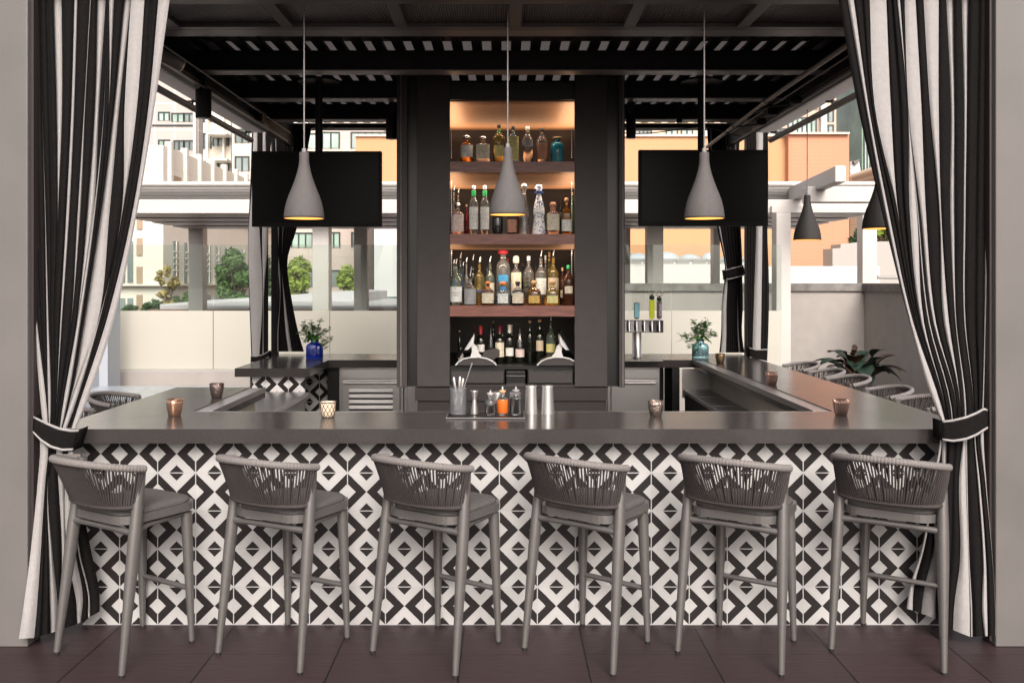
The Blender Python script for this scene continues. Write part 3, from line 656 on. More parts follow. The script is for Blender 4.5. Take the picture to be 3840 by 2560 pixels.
rear('outer rear right curtain with a wide white stripe and a low cuff', 9.30, [480,700,848,1100,1330,1400],
 [[2800,2800,2801,2803,2808,2810],[2836,2836,2836,2828,2822,2822],[2862,2860,2859,2856,2852,2850],[2880,2881,2878,2884,2878,2874]], [0,1,0],
 [(2809,1302),(2835,1310),(2877,1308)], [(2812,1340),(2840,1350),(2876,1357)], seed=9)
# ------------------------------------------------ glass and bottles
def glass(name, col, rough=.03, trans=.92, ior=1.36):
    return mat(name, col, rough, trans=trans, ior=ior, spec=.8)
def painted():      # white ceramic with hand painted blue sprigs
    m = mat('painted_ceramic', (.78,.78,.76), .25); t = m.node_tree; g = G(m); tc = N(m, 'ShaderNodeTexCoord'); v = N(m, 'ShaderNodeTexVoronoi'); v.feature = 'DISTANCE_TO_EDGE'; v.inputs['Scale'].default_value = 34
    t.links.new(tc.outputs['Object'], v.inputs[0]); n2 = N(m, 'ShaderNodeTexNoise'); n2.inputs['Scale'].default_value = 22; t.links.new(tc.outputs['Object'], n2.inputs[0])
    mx = N(m, 'ShaderNodeMix', data_type='RGBA'); mx.inputs[6].default_value = (.78,.78,.76,1); mx.inputs[7].default_value = (.02,.05,.30,1)
    t.links.new(g.op('MULTIPLY', g.op('LESS_THAN', v.outputs[0], .07), g.op('GREATER_THAN', n2.outputs[0], .5)), mx.inputs[0]); t.links.new(mx.outputs[2], t.nodes['Principled BSDF'].inputs['Base Color']); return m
GL = {'clear': glass('clear_spirit', (.93,.92,.88)), 'amber': glass('amber_spirit', (.85,.36,.06)), 'gold': glass('gold_spirit', (.90,.68,.22)), 'teal': mat('teal_glass', (.03,.30,.40), .15, trans=.35),
      'green': glass('green_glass', (.25,.55,.22)), 'pale': glass('pale_green_glass', (.70,.86,.70)), 'blue': glass('pale_blue_glass', (.55,.78,.90)), 'dark': mat('dark_wine_glass', (.008,.010,.007), .06, spec=.8),
      'brown': glass('brown_glass', (.14,.05,.025), trans=.6), 'rose': glass('rose_spirit', (.92,.72,.66)), 'white': painted(), 'black': mat('black_glass', (.008,.007,.007), .08, spec=.8),
      'red': glass('dark_red_liquor', (.25,.02,.02), trans=.5)}
CAPM = {}
def flat(c, r=.45, metal=0):
    k = (tuple(c), r, metal)
    if k not in CAPM: CAPM[k] = mat('finish', c, r, metal)
    return CAPM[k]
CC = {'black': (.01,.01,.01), 'white': (.7,.7,.66), 'cork': (.45,.27,.14), 'red': (.38,.02,.03), 'maroon': (.12,.01,.02), 'orange': (.55,.18,.05), 'silver': None, 'green': (.02,.33,.09), 'blue': (.05,.28,.55), 'gold': (.55,.36,.08),
      'cream': (.66,.60,.46), 'yellow': (.62,.56,.22), 'pink': (.62,.50,.46), 'navy': (.02,.04,.16), 'teal': (.03,.30,.26), 'copper': (.42,.20,.12), 'grey': (.3,.3,.3), 'tan': (.50,.42,.30)}
def colm(c): return flat((.6,.58,.56), .2, 1) if c == 'silver' else flat(CC[c])
LABM = {}
def labm(c):      # printed paper: rows of broken dark marks on the label colour
    if c in LABM: return LABM[c]
    k = CC[c]; m = mat('printed_label', k, .55); t = m.node_tree; g = G(m); b = t.nodes['Principled BSDF']
    tc = N(m, 'ShaderNodeTexCoord'); sp = N(m, 'ShaderNodeSeparateXYZ'); t.links.new(tc.outputs['Object'], sp.inputs[0])
    nz = N(m, 'ShaderNodeTexNoise'); nz.inputs['Scale'].default_value = 260; t.links.new(tc.outputs['Object'], nz.inputs[0])
    n2 = N(m, 'ShaderNodeTexNoise'); n2.inputs['Scale'].default_value = 45; t.links.new(tc.outputs['Object'], n2.inputs[0])
    ln = g.op('GREATER_THAN', g.op('SINE', g.op('MULTIPLY', sp.outputs[2], 2*math.pi/.011)), .25)
    ink = g.op('MULTIPLY', g.op('MULTIPLY', ln, g.op('GREATER_THAN', nz.outputs[0], .5)), g.op('GREATER_THAN', n2.outputs[0], .48))
    mx = N(m, 'ShaderNodeMix', data_type='RGBA'); mx.inputs[6].default_value = (*k, 1); d_ = (.05,.045,.04) if sum(k) > .6 else (.5,.45,.3); mx.inputs[7].default_value = (*d_, 1)
    t.links.new(g.op('MULTIPLY', ink, .75), mx.inputs[0]); t.links.new(mx.outputs[2], b.inputs['Base Color']); LABM[c] = m; return m
SH = {   # radius factor, height fraction
 'std':   [(.9,0),(1,.01),(1,.60),(.96,.65),(.70,.72),(.36,.79),(.27,.83),(.25,.94),(.28,.945),(.28,.97)],
 'tall':  [(.9,0),(1,.01),(1,.55),(.93,.62),(.55,.74),(.36,.80),(.32,.93),(.36,.94),(.36,.96)],
 'wine':  [(.9,0),(1,.01),(1,.58),(.9,.66),(.55,.73),(.40,.78),(.37,.97),(.40,.975),(.40,.99)],
 'burg':  [(.9,0),(1,.01),(1,.42),(.88,.54),(.6,.68),(.40,.80),(.35,.97),(.38,.975),(.38,.99)],
 'squat': [(.92,0),(1,.01),(1,.56),(.93,.62),(.5,.70),(.30,.74),(.28,.84),(.33,.85),(.33,.88)],
 'flask': [(.92,0),(1,.02),(.93,.55),(.80,.62),(.36,.70),(.27,.74),(.27,.82),(.30,.83)],
 'round': [(.72,0),(.95,.06),(1,.22),(.98,.40),(.80,.53),(.45,.62),(.30,.67),(.28,.80),(.33,.81)],
 'decan': [(.93,0),(1,.01),(1,.58),(.9,.66),(.5,.72),(.32,.74),(.32,.82),(.38,.84)],
 'curvy': [(1,0),(.98,.02),(.86,.18),(.72,.30),(.70,.34),(.80,.42),(.78,.50),(.62,.62),(.40,.74),(.30,.82),(.34,.88),(.56,.93),(.56,.95)],
 'jar':   [(.9,0),(1,.03),(1,.62),(.88,.74),(.5,.80),(.40,.82),(.40,.90),(.48,.91)]}
POUR = MB()
def bottle(x, Y, z, w, h, shape, gl, cap, lab, label, labc='white', sq=0, pour=False, band_=None, txt=None, cap_h=None, cat='bottle', rot=0):
    r = w/2; t = thing('liquor_bottle' if 'wine' not in label else 'wine_bottle', label, cat, (x,Y,z), group='bottles on the tower shelves')
    hb = h*(.90 if pour else 1)
    pf = [(a*r, b_*hb) for a, b_ in SH[shape]]
    MB().lathe(pf, 20, sq=sq).build('body', GL[gl], t)
    rn, zt = pf[-1]
    if pour:
        b = MB().lathe([(rn*.9,zt+.0005),(rn*1.1,zt+.004),(rn*.7,zt+.018)], 12).build('pourer_collar', M['black'], t)
        MB().tube([(0,0,zt+.018),(.004,0,zt+.045),(.010,0,h+.012)], [.006,.0045,.003], 8).build('pourer', M['steel'], b)
    else:
        if shape == 'curvy': MB().lathe([(rn*1.02,zt+.0005),(rn*1.0,zt+.010),(rn*.8,zt+.02),(rn*.4,zt+.027),(.0005,zt+.029)], 16).build('stopper', colm(cap), t)
        elif shape in ('squat','flask','round','decan','jar'): MB().lathe([(rn*.8,zt+.0005),(rn*1.35,zt+.004),(rn*1.5,zt+(h-zt)*.5),(rn*1.2,zt+(h-zt)*.9),(rn*.5,h)], 16).build('stopper', colm(cap), t)
        else:
            zs = zt-h*(cap_h or .06)
            MB().lathe([(rn*1.12,zs),(rn*1.12,h*.995),(rn*1.0,h)], 14).build('cap', colm(cap), t)
    if band_: # coloured neck band
        c, a, b_ = band_; rr = rn*1.14 if shape != 'wine' else rn*1.2
        MB().lathe([(rr,a*hb),(rr,b_*hb)], 14).build('neck_band', colm(c), t)
    lo = None
    if lab:
        a, b_, aw = lab       # from, to (fractions of height), half angle
        b = MB(); rows = []
        for zz in (a*hb, b_*hb):
            row = []
            for k in range(11):
                w_ = R(-90)+R(aw)*(k/5-1); k2 = 1.025
                if sq: e = 2+sq*8; k2 *= (abs(math.cos(w_))**e+abs(math.sin(w_))**e)**(-1/e)
                rr = r*k2
                row.append((rr*math.cos(w_), rr*math.sin(w_), zz))
            rows.append(row)
        lo = b.sheet(rows).build('label', colm(labc) if txt else labm(labc), t)
    if txt and lo:
        for s_, sz, fz in txt:
            text(s_, sz, M['black'], lo, Matrix.Translation((0, -r*1.06-.001, fz*hb)) @ Matrix.Rotation(R(90), 4, 'X'))
    t.rotation_euler = (0,0,R(rot))
    return t
def row(lst, z, y0, s0, ox, oy, zc):
    for e in lst:
        x0, x1, yt, shape, gl, cap, lab, label = e[:8]; kw = dict(e[8]) if len(e) > 8 else {}
        Y = y0+kw.pop('dy', 0)
        px = ox+(x0+x1)/2*.35714; w = (x1-x0)*.35714*Y/FL; top = Z_(oy+yt*.35714, Y)
        bottle(X_(px,Y), Y, z, w*.97, max(.08, top-z), shape, gl, cap, lab, label, **kw)
zA, zB, zC, zD = 2.8051, 2.2191, 1.6391, 1.1451
row([(237,383,470,'decan','amber','silver',(.18,.62,62),'whisky decanter bottle at the left end of the top shelf'),
 (408,553,478,'decan','clear','silver',(.12,.66,50),'square clear bottle second on the top shelf',dict(sq=1,labc='cream')),
 (582,712,355,'std','gold','black',(.15,.44,50),'green necked bottle with oval olive label behind the pendant cord',dict(labc='yellow',band_=('green',.72,.86))),
 (735,855,375,'std','blue','black',(.05,.70,55),'pale blue gin bottle with tall yellow label on the top shelf',dict(sq=.6,labc='yellow')),
 (885,1010,378,'tall','clear','white',(.44,.60,60),'clear bottle with white cap on the top shelf',dict(labc='grey')),
 (1033,1160,398,'tall','clear','black',(.08,.56,60),'clear bottle with black cap and dark bordered label',dict(labc='copper',band_=None)),
 (1187,1333,487,'jar','teal','cork',None,'opaque teal bottle at the right end of the top shelf')], zA, 7.48, 0, 1640, 340, zA)
row([(150,280,1175,'decan','rose','silver',(.08,.62,70),'rose tinted bottle at the left end of the second shelf',dict(labc='pink',sq=.5)),
 (330,435,1000,'wine','clear','silver',(.10,.56,60),'clear bottle with green neck band and white label, left of its twin',dict(band_=('green',.79,.90))),
 (447,552,1000,'wine','clear','silver',(.10,.56,60),'clear bottle with green neck band and white label, right of its twin',dict(band_=('green',.79,.90))),
 (575,690,1100,'round','dark','black',None,'round dark bottle below the middle pendant lamp'),
 (735,832,1120,'std','black','copper',(.05,.40,55),'square black bottle with coppery label below the pendant lamp',dict(labc='copper',sq=1)),
 (850,975,978,'curvy','clear','silver',None,'clear waisted bottle with silver ball stopper'),
 (988,1145,990,'curvy','white','silver',None,'white and blue ceramic waisted bottle with silver stopper',dict(band_=('navy',.82,.87))),
 (1148,1280,1170,'decan','rose','copper',(.12,.62,62),'squat bottle with copper neck and cream label',dict(labc='cream',sq=.6,band_=('copper',.70,.86))),
 (1303,1410,1125,'squat','amber','cork',(.08,.40,60),'amber bottle with white label at the right end of the second shelf',dict(sq=.6)),], zB, 7.48, 0, 1640, 340, zB)
row([(150,200,1010,'wine','clear','black',None,'slim bottle with pourer behind the rose bottle',dict(pour=True)),
 (195,245,1040,'wine','clear','black',None,'second slim bottle with pourer behind the rose bottle',dict(pour=True,dy=.08)),
 (283,330,1195,'wine','red','cork',None,'thin dark red bottle beside the first green banded bottle'),
 (1275,1318,1165,'std','dark','black',None,'dark bottle behind the amber bottle on the second shelf'),
 (1392,1445,1065,'wine','green','cork',None,'tall green bottle at the far right of the second shelf'),
 (840,885,1130,'std','brown','black',None,'brown bottle half hidden behind the clear waisted bottle')], zB, 7.66, 0, 1640, 340, zB)
row([(128,265,268,'std','pale','black',(.09,.46,66),'bottle with white printed vodka label at the left end of the third shelf',dict(pour=True,txt=[('WHEATLEY',.0135,.31),('VODKA',.0135,.25),('*',.03,.40)])),
 (278,412,350,'round','clear','black',(.04,.50,70),'clear bottle with red banded floral label',dict(labc='grey',band_=('red',.52,.56),pour=True)),
 (465,595,490,'squat','brown','orange',(.10,.52,50),'squat brown bottle with round cream label and orange stopper',dict(labc='cream',sq=.4,band_=('orange',.66,.80))),
 (607,770,490,'round','blue','orange',(.10,.50,42),'round pale blue bottle with blue neck and orange stopper',dict(band_=('blue',.64,.80))),
 (782,908,490,'squat','black','black',(.10,.52,48),'squat black bottle with round cream label and pink neck',dict(labc='cream',sq=.4,band_=('pink',.66,.80))),
 (937,1092,480,'flask','amber','cork',(.10,.40,38),'flared amber bottle with ball cork on the third shelf',dict(labc='gold',sq=.3)),
 (1128,1283,480,'flask','gold','cork',(.10,.40,38),'flared golden bottle with ball cork on the third shelf',dict(labc='yellow',sq=.3)),
 (1312,1440,320,'std','brown','green',(.30,.48,40),'dark bottle with scroll label at the right end of the third shelf',dict(labc='cream'))], zC, 7.47, 0, 1640, 880, zC)
row([(280,330,255,'wine','clear','black',None,'speed pourer bottle behind the red banded label',dict(pour=True)),
 (385,500,245,'std','gold','black',(.30,.36,60),'clear bottle with pourer and narrow gold band',dict(labc='navy',pour=True)),
 (500,605,242,'std','pale','white',(.10,.52,60),'pale bottle with pourer and flowery label',dict(labc='cream',pour=True)),
 (612,770,156,'jar','clear','red',(.42,.54,40),'tall clear bottle with red neck and blue seven label',dict(labc='blue',txt=[('7',.022,.48)])),
 (765,890,220,'decan','clear','cream',(.20,.66,58),'bottle with cream ornate label and ball stopper',dict(labc='cream')),
 (897,1020,225,'std','clear','white',(.20,.56,66),'clear bottle with black label and teal seal',dict(labc='black')),
 (1025,1150,178,'std','clear','white',(.22,.56,62),'clear bottle with pourer and white label, right of the black label',dict(pour=True)),
 (1153,1280,172,'std','gold','black',(.22,.56,62),'golden bottle with pourer and tan label',dict(labc='tan',pour=True)),
 (155,190,275,'wine','clear','black',None,'slim bottle with pourer behind the vodka label',dict(pour=True)),
 (1283,1345,345,'std','brown','cork',(.2,.4,50),'brown bottle with light label near the right end of the third shelf',dict(labc='cream'))], zC, 7.62, 0, 1640, 880, zC)
row([(200,285,198,'std','blue','black',(.3,.5,50),'blue labelled bottle with pourer at the back left of the third shelf',dict(pour=True,labc='navy')),
 (345,402,222,'std','dark','black',None,'dark bottle with pourer at the back of the third shelf',dict(pour=True)),
 (427,470,262,'wine','clear','black',None,'slim clear bottle with pourer at the back of the third shelf',dict(pour=True)),
 (715,765,250,'wine','brown','red',None,'red capped bottle behind the tall seven bottle'),
 (1110,1160,218,'tall','clear','white',None,'white necked bottle at the back of the third shelf'),
 (1135,1215,182,'std','gold','cork',None,'cork stoppered bottle at the back right of the third shelf'),
 (250,290,300,'wine','clear','black',None,'short clear bottle with pourer behind the red banded bottle',dict(pour=True)),
 (500,545,330,'wine','pale','black',None,'pale bottle deep on the third shelf, left of the seven bottle'),
 (880,915,300,'wine','dark','maroon',None,'maroon capped dark bottle deep on the third shelf'),
 (1008,1050,330,'std','amber','black',None,'amber bottle deep on the third shelf between the black and white labels'),
 (1375,1405,370,'wine','dark','cork',None,'dark corked bottle deep at the right end of the third shelf'),
 (1345,1375,320,'wine','brown','green',None,'green capped slim bottle at the back right corner of the third shelf')], zC, 7.80, 0, 1640, 880, zC)
WB = [(410,500,955,'wine','dark','red',(.30,.50,66),'red capped wine bottle with white label behind the left register',dict(cap_h=.24)),
 (520,600,960,'burg','dark','black',None,'unlabelled dark wine bottle with black neck',dict(cap_h=.2)),
 (605,705,950,'wine','dark','maroon',(.16,.55,66),'wine bottle with tall cream label and maroon cap',dict(labc='cream',cap_h=.2)),
 (712,803,945,'wine','dark','white',(.18,.40,66),'wine bottle with white cap and arched white label',dict(cap_h=.2)),
 (815,917,960,'burg','dark','black',(.16,.38,66),'wine bottle with low pinkish label',dict(labc='pink',cap_h=.2)),
 (940,1003,900,'wine','dark','cork',None,'tall dark wine bottle with bare cork',dict(cap_h=.05)),
 (1030,1120,890,'wine','dark','cork',(.28,.52,55),'dark wine bottle with cork and small cream label',dict(labc='tan',cap_h=.05)),
 (1138,1245,862,'std','pale','black',(.26,.46,66),'pale green bottle with pourer and yellow label beside the right register',dict(labc='yellow',pour=True)),
 (770,795,945,'wine','dark','white',None,'white capped wine bottle behind the arched label',dict(dy=.25,cap_h=.2)),
 (365,402,950,'wine','dark','maroon',None,'maroon capped wine bottle behind the left register',dict(dy=.2,cap_h=.2)),
 (215,252,1005,'wine','dark','cork',None,'cork topped dark bottle at the far left of the wine row',dict(dy=.1,cap_h=.05)),
 (570,605,905,'wine','dark','cork',None,'cork topped wine bottle at the back of the wine row',dict(dy=.3,cap_h=.05)),
 (672,700,945,'wine','dark','maroon',None,'dark red capped wine bottle at the back of the wine row',dict(dy=.3,cap_h=.2))]
row(WB, zD, 7.78, 0, 1640, 880, zD)

# ------------------------------------------------ registers, drawers, printer
def register(px, sg, label):
    Y = 7.50; t = thing('point_of_sale_terminal', label, 'cash register', (X_(px,Y),Y,zD+.0)); 
    def q(dx, py): return (sg*dx*Y/FL, Z_(py,Y)-zD)
    b = MB(); o = [q(-76,1367),q(-66,1355),(q(-45,1343)),q(-20,1338),q(10,1337),q(38,1342),q(58,1350),q(70,1360),q(76,1367)]
    b.prism(o if sg > 0 else o[::-1], 'y', -.06, .16); b.build('base', M['post'], t)
    b = MB(); b.tube([(x,-.065,z+.001) for x, z in o], .006, 8); b.build('base_rim', M['plastic'], t)
    b = MB(); o2 = [q(-22,1338),q(-16,1318),q(-18,1300),q(-10,1288),q(2,1300),q(8,1322),q(20,1337)]
    b.prism(o2 if sg > 0 else o2[::-1], 'y', .0, .05); b.build('stand', M['plastic'], t, bevel=.003)
    b = MB(); o3 = [q(-70,1328),q(-74,1338),q(-62,1340),q(-8,1250),q(-12,1240),q(-18,1243)]
    b.prism(o3 if sg > 0 else o3[::-1], 'y', -.05, .26); b.build('screen', M['gloss'], t, bevel=.003)
    b = MB(); o4 = [q(-46,1312),q(-30,1310),q(-12,1292),q(-8,1272),q(-9,1254)]
    b.prism(o4 if sg > 0 else o4[::-1], 'y', -.03, .2); b.build('screen_back', M['plastic'], t, bevel=.003)
register(1786, 1, 'left point of sale terminal with its black screen leaning left')
register(2090, -1, 'right point of sale terminal with its black screen leaning right')
t = thing('card_reader', 'grey swivel card reader beside the left register', 'card reader', (X_(1840,7.6),7.6,zD+.001))
b = MB(); b.lathe([(.05,0),(.052,.01),(.03,.03),(.028,.05)], 20); b.build('foot', M['post'], t)
b = MB(); b.prism([(-.075,.06),(-.05,.115),(.04,.135),(.075,.12),(.075,.07),(.03,.048),(-.04,.045)], 'y', -.03, .02); b.build('body', M['post'], t, bevel=.008)
for x0, x1, l in ((1688,1893,'wide black cash drawer under the left register'),(1978,2150,'wide black cash drawer under the right register')):
    Y = 7.44; xm = (x0+x1)/2; t = thing('cash_drawer', l, 'cash drawer', (X_(xm,Y),Y,1.0)); w = (x1-x0)*Y/FL/2
    MB().box(-w, w, 0, .3, .001, .113).build('casing', M['black'], t, bevel=.003); MB().box(-w+.01, w-.01, -.008, -.001, .012, .100).build('drawer_front', M['post'], t, bevel=.002)
Y = 7.42; t = thing('receipt_printer', 'small black receipt printer between the cash drawers', 'printer', (X_(1934,Y),Y,.981))
w = 36*Y/FL
MB().box(-w, w, 0, .2, 0, .125).build('casing', M['black'], t, bevel=.004); MB().box(-w, w, -.002, -.0005, .088, .091).build('paper_slot', M['steel'], t); MB().box(-w+.004, w-.004, -.004, -.001, .005, .03).build('lower_cover', M['post'], t)
t = thing('soap_bottle', 'small pump bottle at the far left of the wine row', 'pump bottle', (X_(1728,7.6),7.6,zD+.001))
MB().lathe([(.022,0),(.024,.005),(.024,.08),(.012,.1),(.01,.11)], 16).build('body', flat((.6,.57,.5)), t); MB().tube([(0,0,.11),(0,0,.135),(.02,0,.135)], .004, 8).build('pump', M['plastic'], t)

# ------------------------------------------------ things on the counter
def on(px, py): # foot point on the counter top
    Y = (CH-SZ1)*FL/(py-CY); return Vector((X_(px,Y), Y, SZ1))
p0 = on(1672,1572); p1 = on(1972,1546)
t = thing('bar_mat', 'thin black ribbed bar mat under the mixing glass and bitters', 'bar mat', (0,0,SZ1+.0005))
x0, x1, ya, yb_ = X_(1672,p0.y), X_(1968,p0.y), p0.y, p1.y
MB().box(x0, x1, ya, yb_, 0, .004).build('base', M['black'], t)
b = MB(); xx = x0+.012
while xx < x1-.012: b.box(xx, xx+.004, ya+.012, yb_-.008, .0042, .0065); xx += .0125
b.build('rib', M['rubber'], t)
b = MB(); b.box(x0, x1, ya, ya+.003, .0042, .009); b.box(x0, x0+.003, ya+.0035, yb_, .0042, .009); b.box(x1-.003, x1, ya+.0035, yb_, .0042, .009); b.build('rim', M['cord'], t)
zm = SZ1+.0072
crys = glass('cut_crystal', (.93,.94,.97), .04, .95, 1.48)
def cutm():
    m = glass('cut_crystal_pattern', (.90,.92,.97), .05, .88, 1.48); t = m.node_tree; g = G(m)
    tc = N(m, 'ShaderNodeTexCoord'); sp = N(m, 'ShaderNodeSeparateXYZ'); t.links.new(tc.outputs['Object'], sp.inputs[0])
    an = g.op('ARCTAN2', sp.outputs[1], sp.outputs[0]); k = g.op('MULTIPLY', an, 9.0/math.pi); zz = g.op('MULTIPLY', sp.outputs[2], 60.0)
    a = g.op('ABSOLUTE', g.op('SUBTRACT', g.op('FRACT', g.op('ADD', g.op('ADD', k, zz), 50)), .5)); b_ = g.op('ABSOLUTE', g.op('SUBTRACT', g.op('FRACT', g.op('ADD', g.op('SUBTRACT', k, zz), 50)), .5))
    bu = N(m, 'ShaderNodeBump'); bu.inputs['Strength'].default_value = 1; bu.inputs['Distance'].default_value = .006; t.links.new(g.op('MINIMUM', a, b_), bu.inputs['Height']); t.links.new(bu.outputs[0], t.nodes['Principled BSDF'].inputs['Normal'])
    return m
cut = cutm()
p = on(1718,1556); t = thing('mixing_glass', 'cut crystal mixing glass holding the bar tools', 'mixing glass', (p.x,p.y,zm))
MB().lathe([(.0,.0),(.045,0),(.047,.004),(.047,.08),(.0475,.145),(.0495,.150),(.046,.150),(.0445,.145),(.0435,.015),(.0,.012)], 36, cap=False).build('vessel', cut, t)
for dx, dy, lx, ly, L_, nm_, l in ((-.012,.0,-.03,.0,.195,'bar_tool','steel bar tool leaning left in the mixing glass'),(.002,-.01,.012,.0,.200,'bar_tool','middle steel bar tool handle in the mixing glass'),(.012,.01,.034,.0,.188,'bar_tool','right hand steel bar tool handle in the mixing glass')):
    h = thing(nm_, l, 'bar tool', (p.x-dx*.5,p.y+dy,zm+.016)); b = MB(); b.tube([(0,0,0),(lx*.6,ly,L_*.55)], .003, 8); b.tube([(lx*.6,ly,L_*.55),(lx*.75,ly,L_*.68),(lx,ly,L_*.93),(lx*1.03,ly,L_)], [.006,.0085,.009,.005], 12); b.build('shaft', M['steel'], h)
h = thing('bar_spoon', 'long twisted bar spoon leaning right out of the mixing glass', 'bar spoon', (p.x-.012,p.y,zm+.016)); b = MB(); b.tube([(0,0,0),(.085,0,.252)], .0026, 8); b.tube([(.085,0,.252),(.094,0,.278)], [.0035,.0052], 10); b.lathe([(.0005,-.003),(.009,0),(.010,.006)], 12); b.build('shaft', M['steel'], h)
p = on(1779,1557); MBj = MB().lathe([(.0,0),(.0235,0),(.0238,.003),(.0115,.082),(.0115,.088),(.0225,.131),(.0235,.136),(.021,.136),(.010,.092),(0,.09)], 28, cap=False)
tag(MBj.build('jigger', M['steel'], None, loc=(p.x,p.y,zm)), 'steel double jigger standing on the bar mat', 'jigger')
def dasher(px, w, hb, ht, gm, lm, cap, label, fill):
    p = on(px,1555); r = w/2*p.y/FL; t = thing('bitters_bottle', label, 'bitters bottle', (p.x,p.y,zm), group='bitters bottles on the bar mat')
    MB().lathe([(r*.93,0),(r,.004),(r,hb*.8),(r*.85,hb*.93),(r*.42,hb),(r*.40,hb+.018),(r*.46,hb+.02)], 28, sq=0).build('body', gm, t)
    MB().lathe([(r*.93,.004),(r*1.008,.006),(r*1.008,hb*fill)], 28, cap=False).build('liquid', lm, t)
    MB().lathe([(r*.44,hb+.0205),(r*.6,hb+.028),(r*.62,hb+.036),(r*.2,hb+.04)], 16).build('cork', cap, t)
    MB().lathe([(r*.17,hb+.0402),(r*.2,hb+.05),(r*.09,ht-.006),(r*.05,ht)], 12).build('dasher_top', M['steel'], t)
def cutdark(name, col, rough=.12):
    m = mat(name, col, rough, spec=.9); t = m.node_tree; g = G(m); tc = N(m, 'ShaderNodeTexCoord'); sp = N(m, 'ShaderNodeSeparateXYZ'); t.links.new(tc.outputs['Object'], sp.inputs[0])
    an = g.op('ARCTAN2', sp.outputs[1], sp.outputs[0]); s1 = g.op('SINE', g.op('ADD', g.op('MULTIPLY', an, 12), g.op('MULTIPLY', sp.outputs[2], 330))); s2 = g.op('SINE', g.op('SUBTRACT', g.op('MULTIPLY', an, 12), g.op('MULTIPLY', sp.outputs[2], 330)))
    bu = N(m, 'ShaderNodeBump'); bu.inputs['Strength'].default_value = 1; bu.inputs['Distance'].default_value = .004; t.links.new(g.op('MAXIMUM', s1, s2), bu.inputs['Height']); t.links.new(bu.outputs[0], t.nodes['Principled BSDF'].inputs['Normal'])
    return m
dasher(1839, 42, .084, .136, crys, cutdark('dark_bitters', (.012,.010,.010)), flat((.35,.33,.32)), 'short cut glass bitters bottle with dark liquid', .62)
dasher(1884.5, 43, .098, .158, crys, mat('orange_bitters', (.62,.14,.02), .12, spec=.8), colm('cork'), 'orange bitters bottle on the bar mat', .86)
dasher(1934.5, 44, .102, .158, crys, cutdark('black_bitters', (.008,.008,.008)), flat((.25,.24,.24)), 'tall diamond cut bitters bottle with black liquid', .86)
def tin(px, py, w0, w1, h, label):
    p = on(px,py); k = p.y/FL/2
    b = MB().lathe([(w0*k,0),(w0*k*1.0,.003),(w0*k*.985,.012),(w1*k*1.02,h-.008),(w1*k,h),(w1*k*.9,h+.001),(w1*k*.8,h-.003),(0.0005,h-.003)], 36, cap=False)
    tag(b.build('shaker_tin', M['steel'], None, loc=p), label, 'cocktail shaker', 'steel shaker tins on the counter')
tin(1992,1551,50,41,.165,'upturned tall steel shaker tin nearest the bitters'); tin(2053,1551,53,42,.165,'upturned tall steel shaker tin at the right end of the bar tools')
tin(1867,1548,50,41,.122,'short steel tin behind the orange bitters bottle'); tin(1932,1548,50,41,.122,'short steel tin behind the black bitters bottle')
# votives
def vot_mat(name, c, rough, pat):
    m = mat(name, c, rough, metal=.85); t = m.node_tree; g = G(m); bb = t.nodes['Principled BSDF']
    tc = N(m, 'ShaderNodeTexCoord'); sp = N(m, 'ShaderNodeSeparateXYZ'); t.links.new(tc.outputs['Object'], sp.inputs[0]); an = g.op('ARCTAN2', sp.outputs[1], sp.outputs[0])
    bu = N(m, 'ShaderNodeBump'); bu.inputs['Strength'].default_value = .9; bu.inputs['Distance'].default_value = .004
    if pat == 'rib': h = g.op('SINE', g.op('MULTIPLY', an, 22))
    elif pat == 'plain': h = g.op('SINE', g.op('MULTIPLY', an, 3))
    else:
        v = N(m, 'ShaderNodeTexVoronoi' if pat == 'crack' else 'ShaderNodeTexNoise'); v.inputs['Scale'].default_value = 130; t.links.new(tc.outputs['Object'], v.inputs[0]); h = v.outputs[0]
        r = N(m, 'ShaderNodeValToRGB'); r.color_ramp.elements[0].position = .3; r.color_ramp.elements[1].position = .75; r.color_ramp.elements[0].color = (c[0]*.25,c[1]*.25,c[2]*.25,1); r.color_ramp.elements[1].color = (min(1,c[0]*2),min(1,c[1]*2),min(1,c[2]*2),1)
        t.links.new(h, r.inputs[0]); t.links.new(r.outputs[0], bb.inputs['Base Color'])
    t.links.new(h, bu.inputs['Height']); t.links.new(bu.outputs[0], bb.inputs['Normal'])
    return m
VM = {'copper': vot_mat('copper_votive', (.62,.36,.24), .18, 'plain'), 'crack': vot_mat('mercury_votive', (.16,.12,.11), .2, 'crack'), 'rib': vot_mat('ribbed_votive', (.33,.21,.17), .2, 'rib'), 'emb': vot_mat('embossed_votive', (.24,.19,.16), .25, 'crack'), 'gold': vot_mat('speckled_votive', (.22,.15,.08), .25, 'noise')}
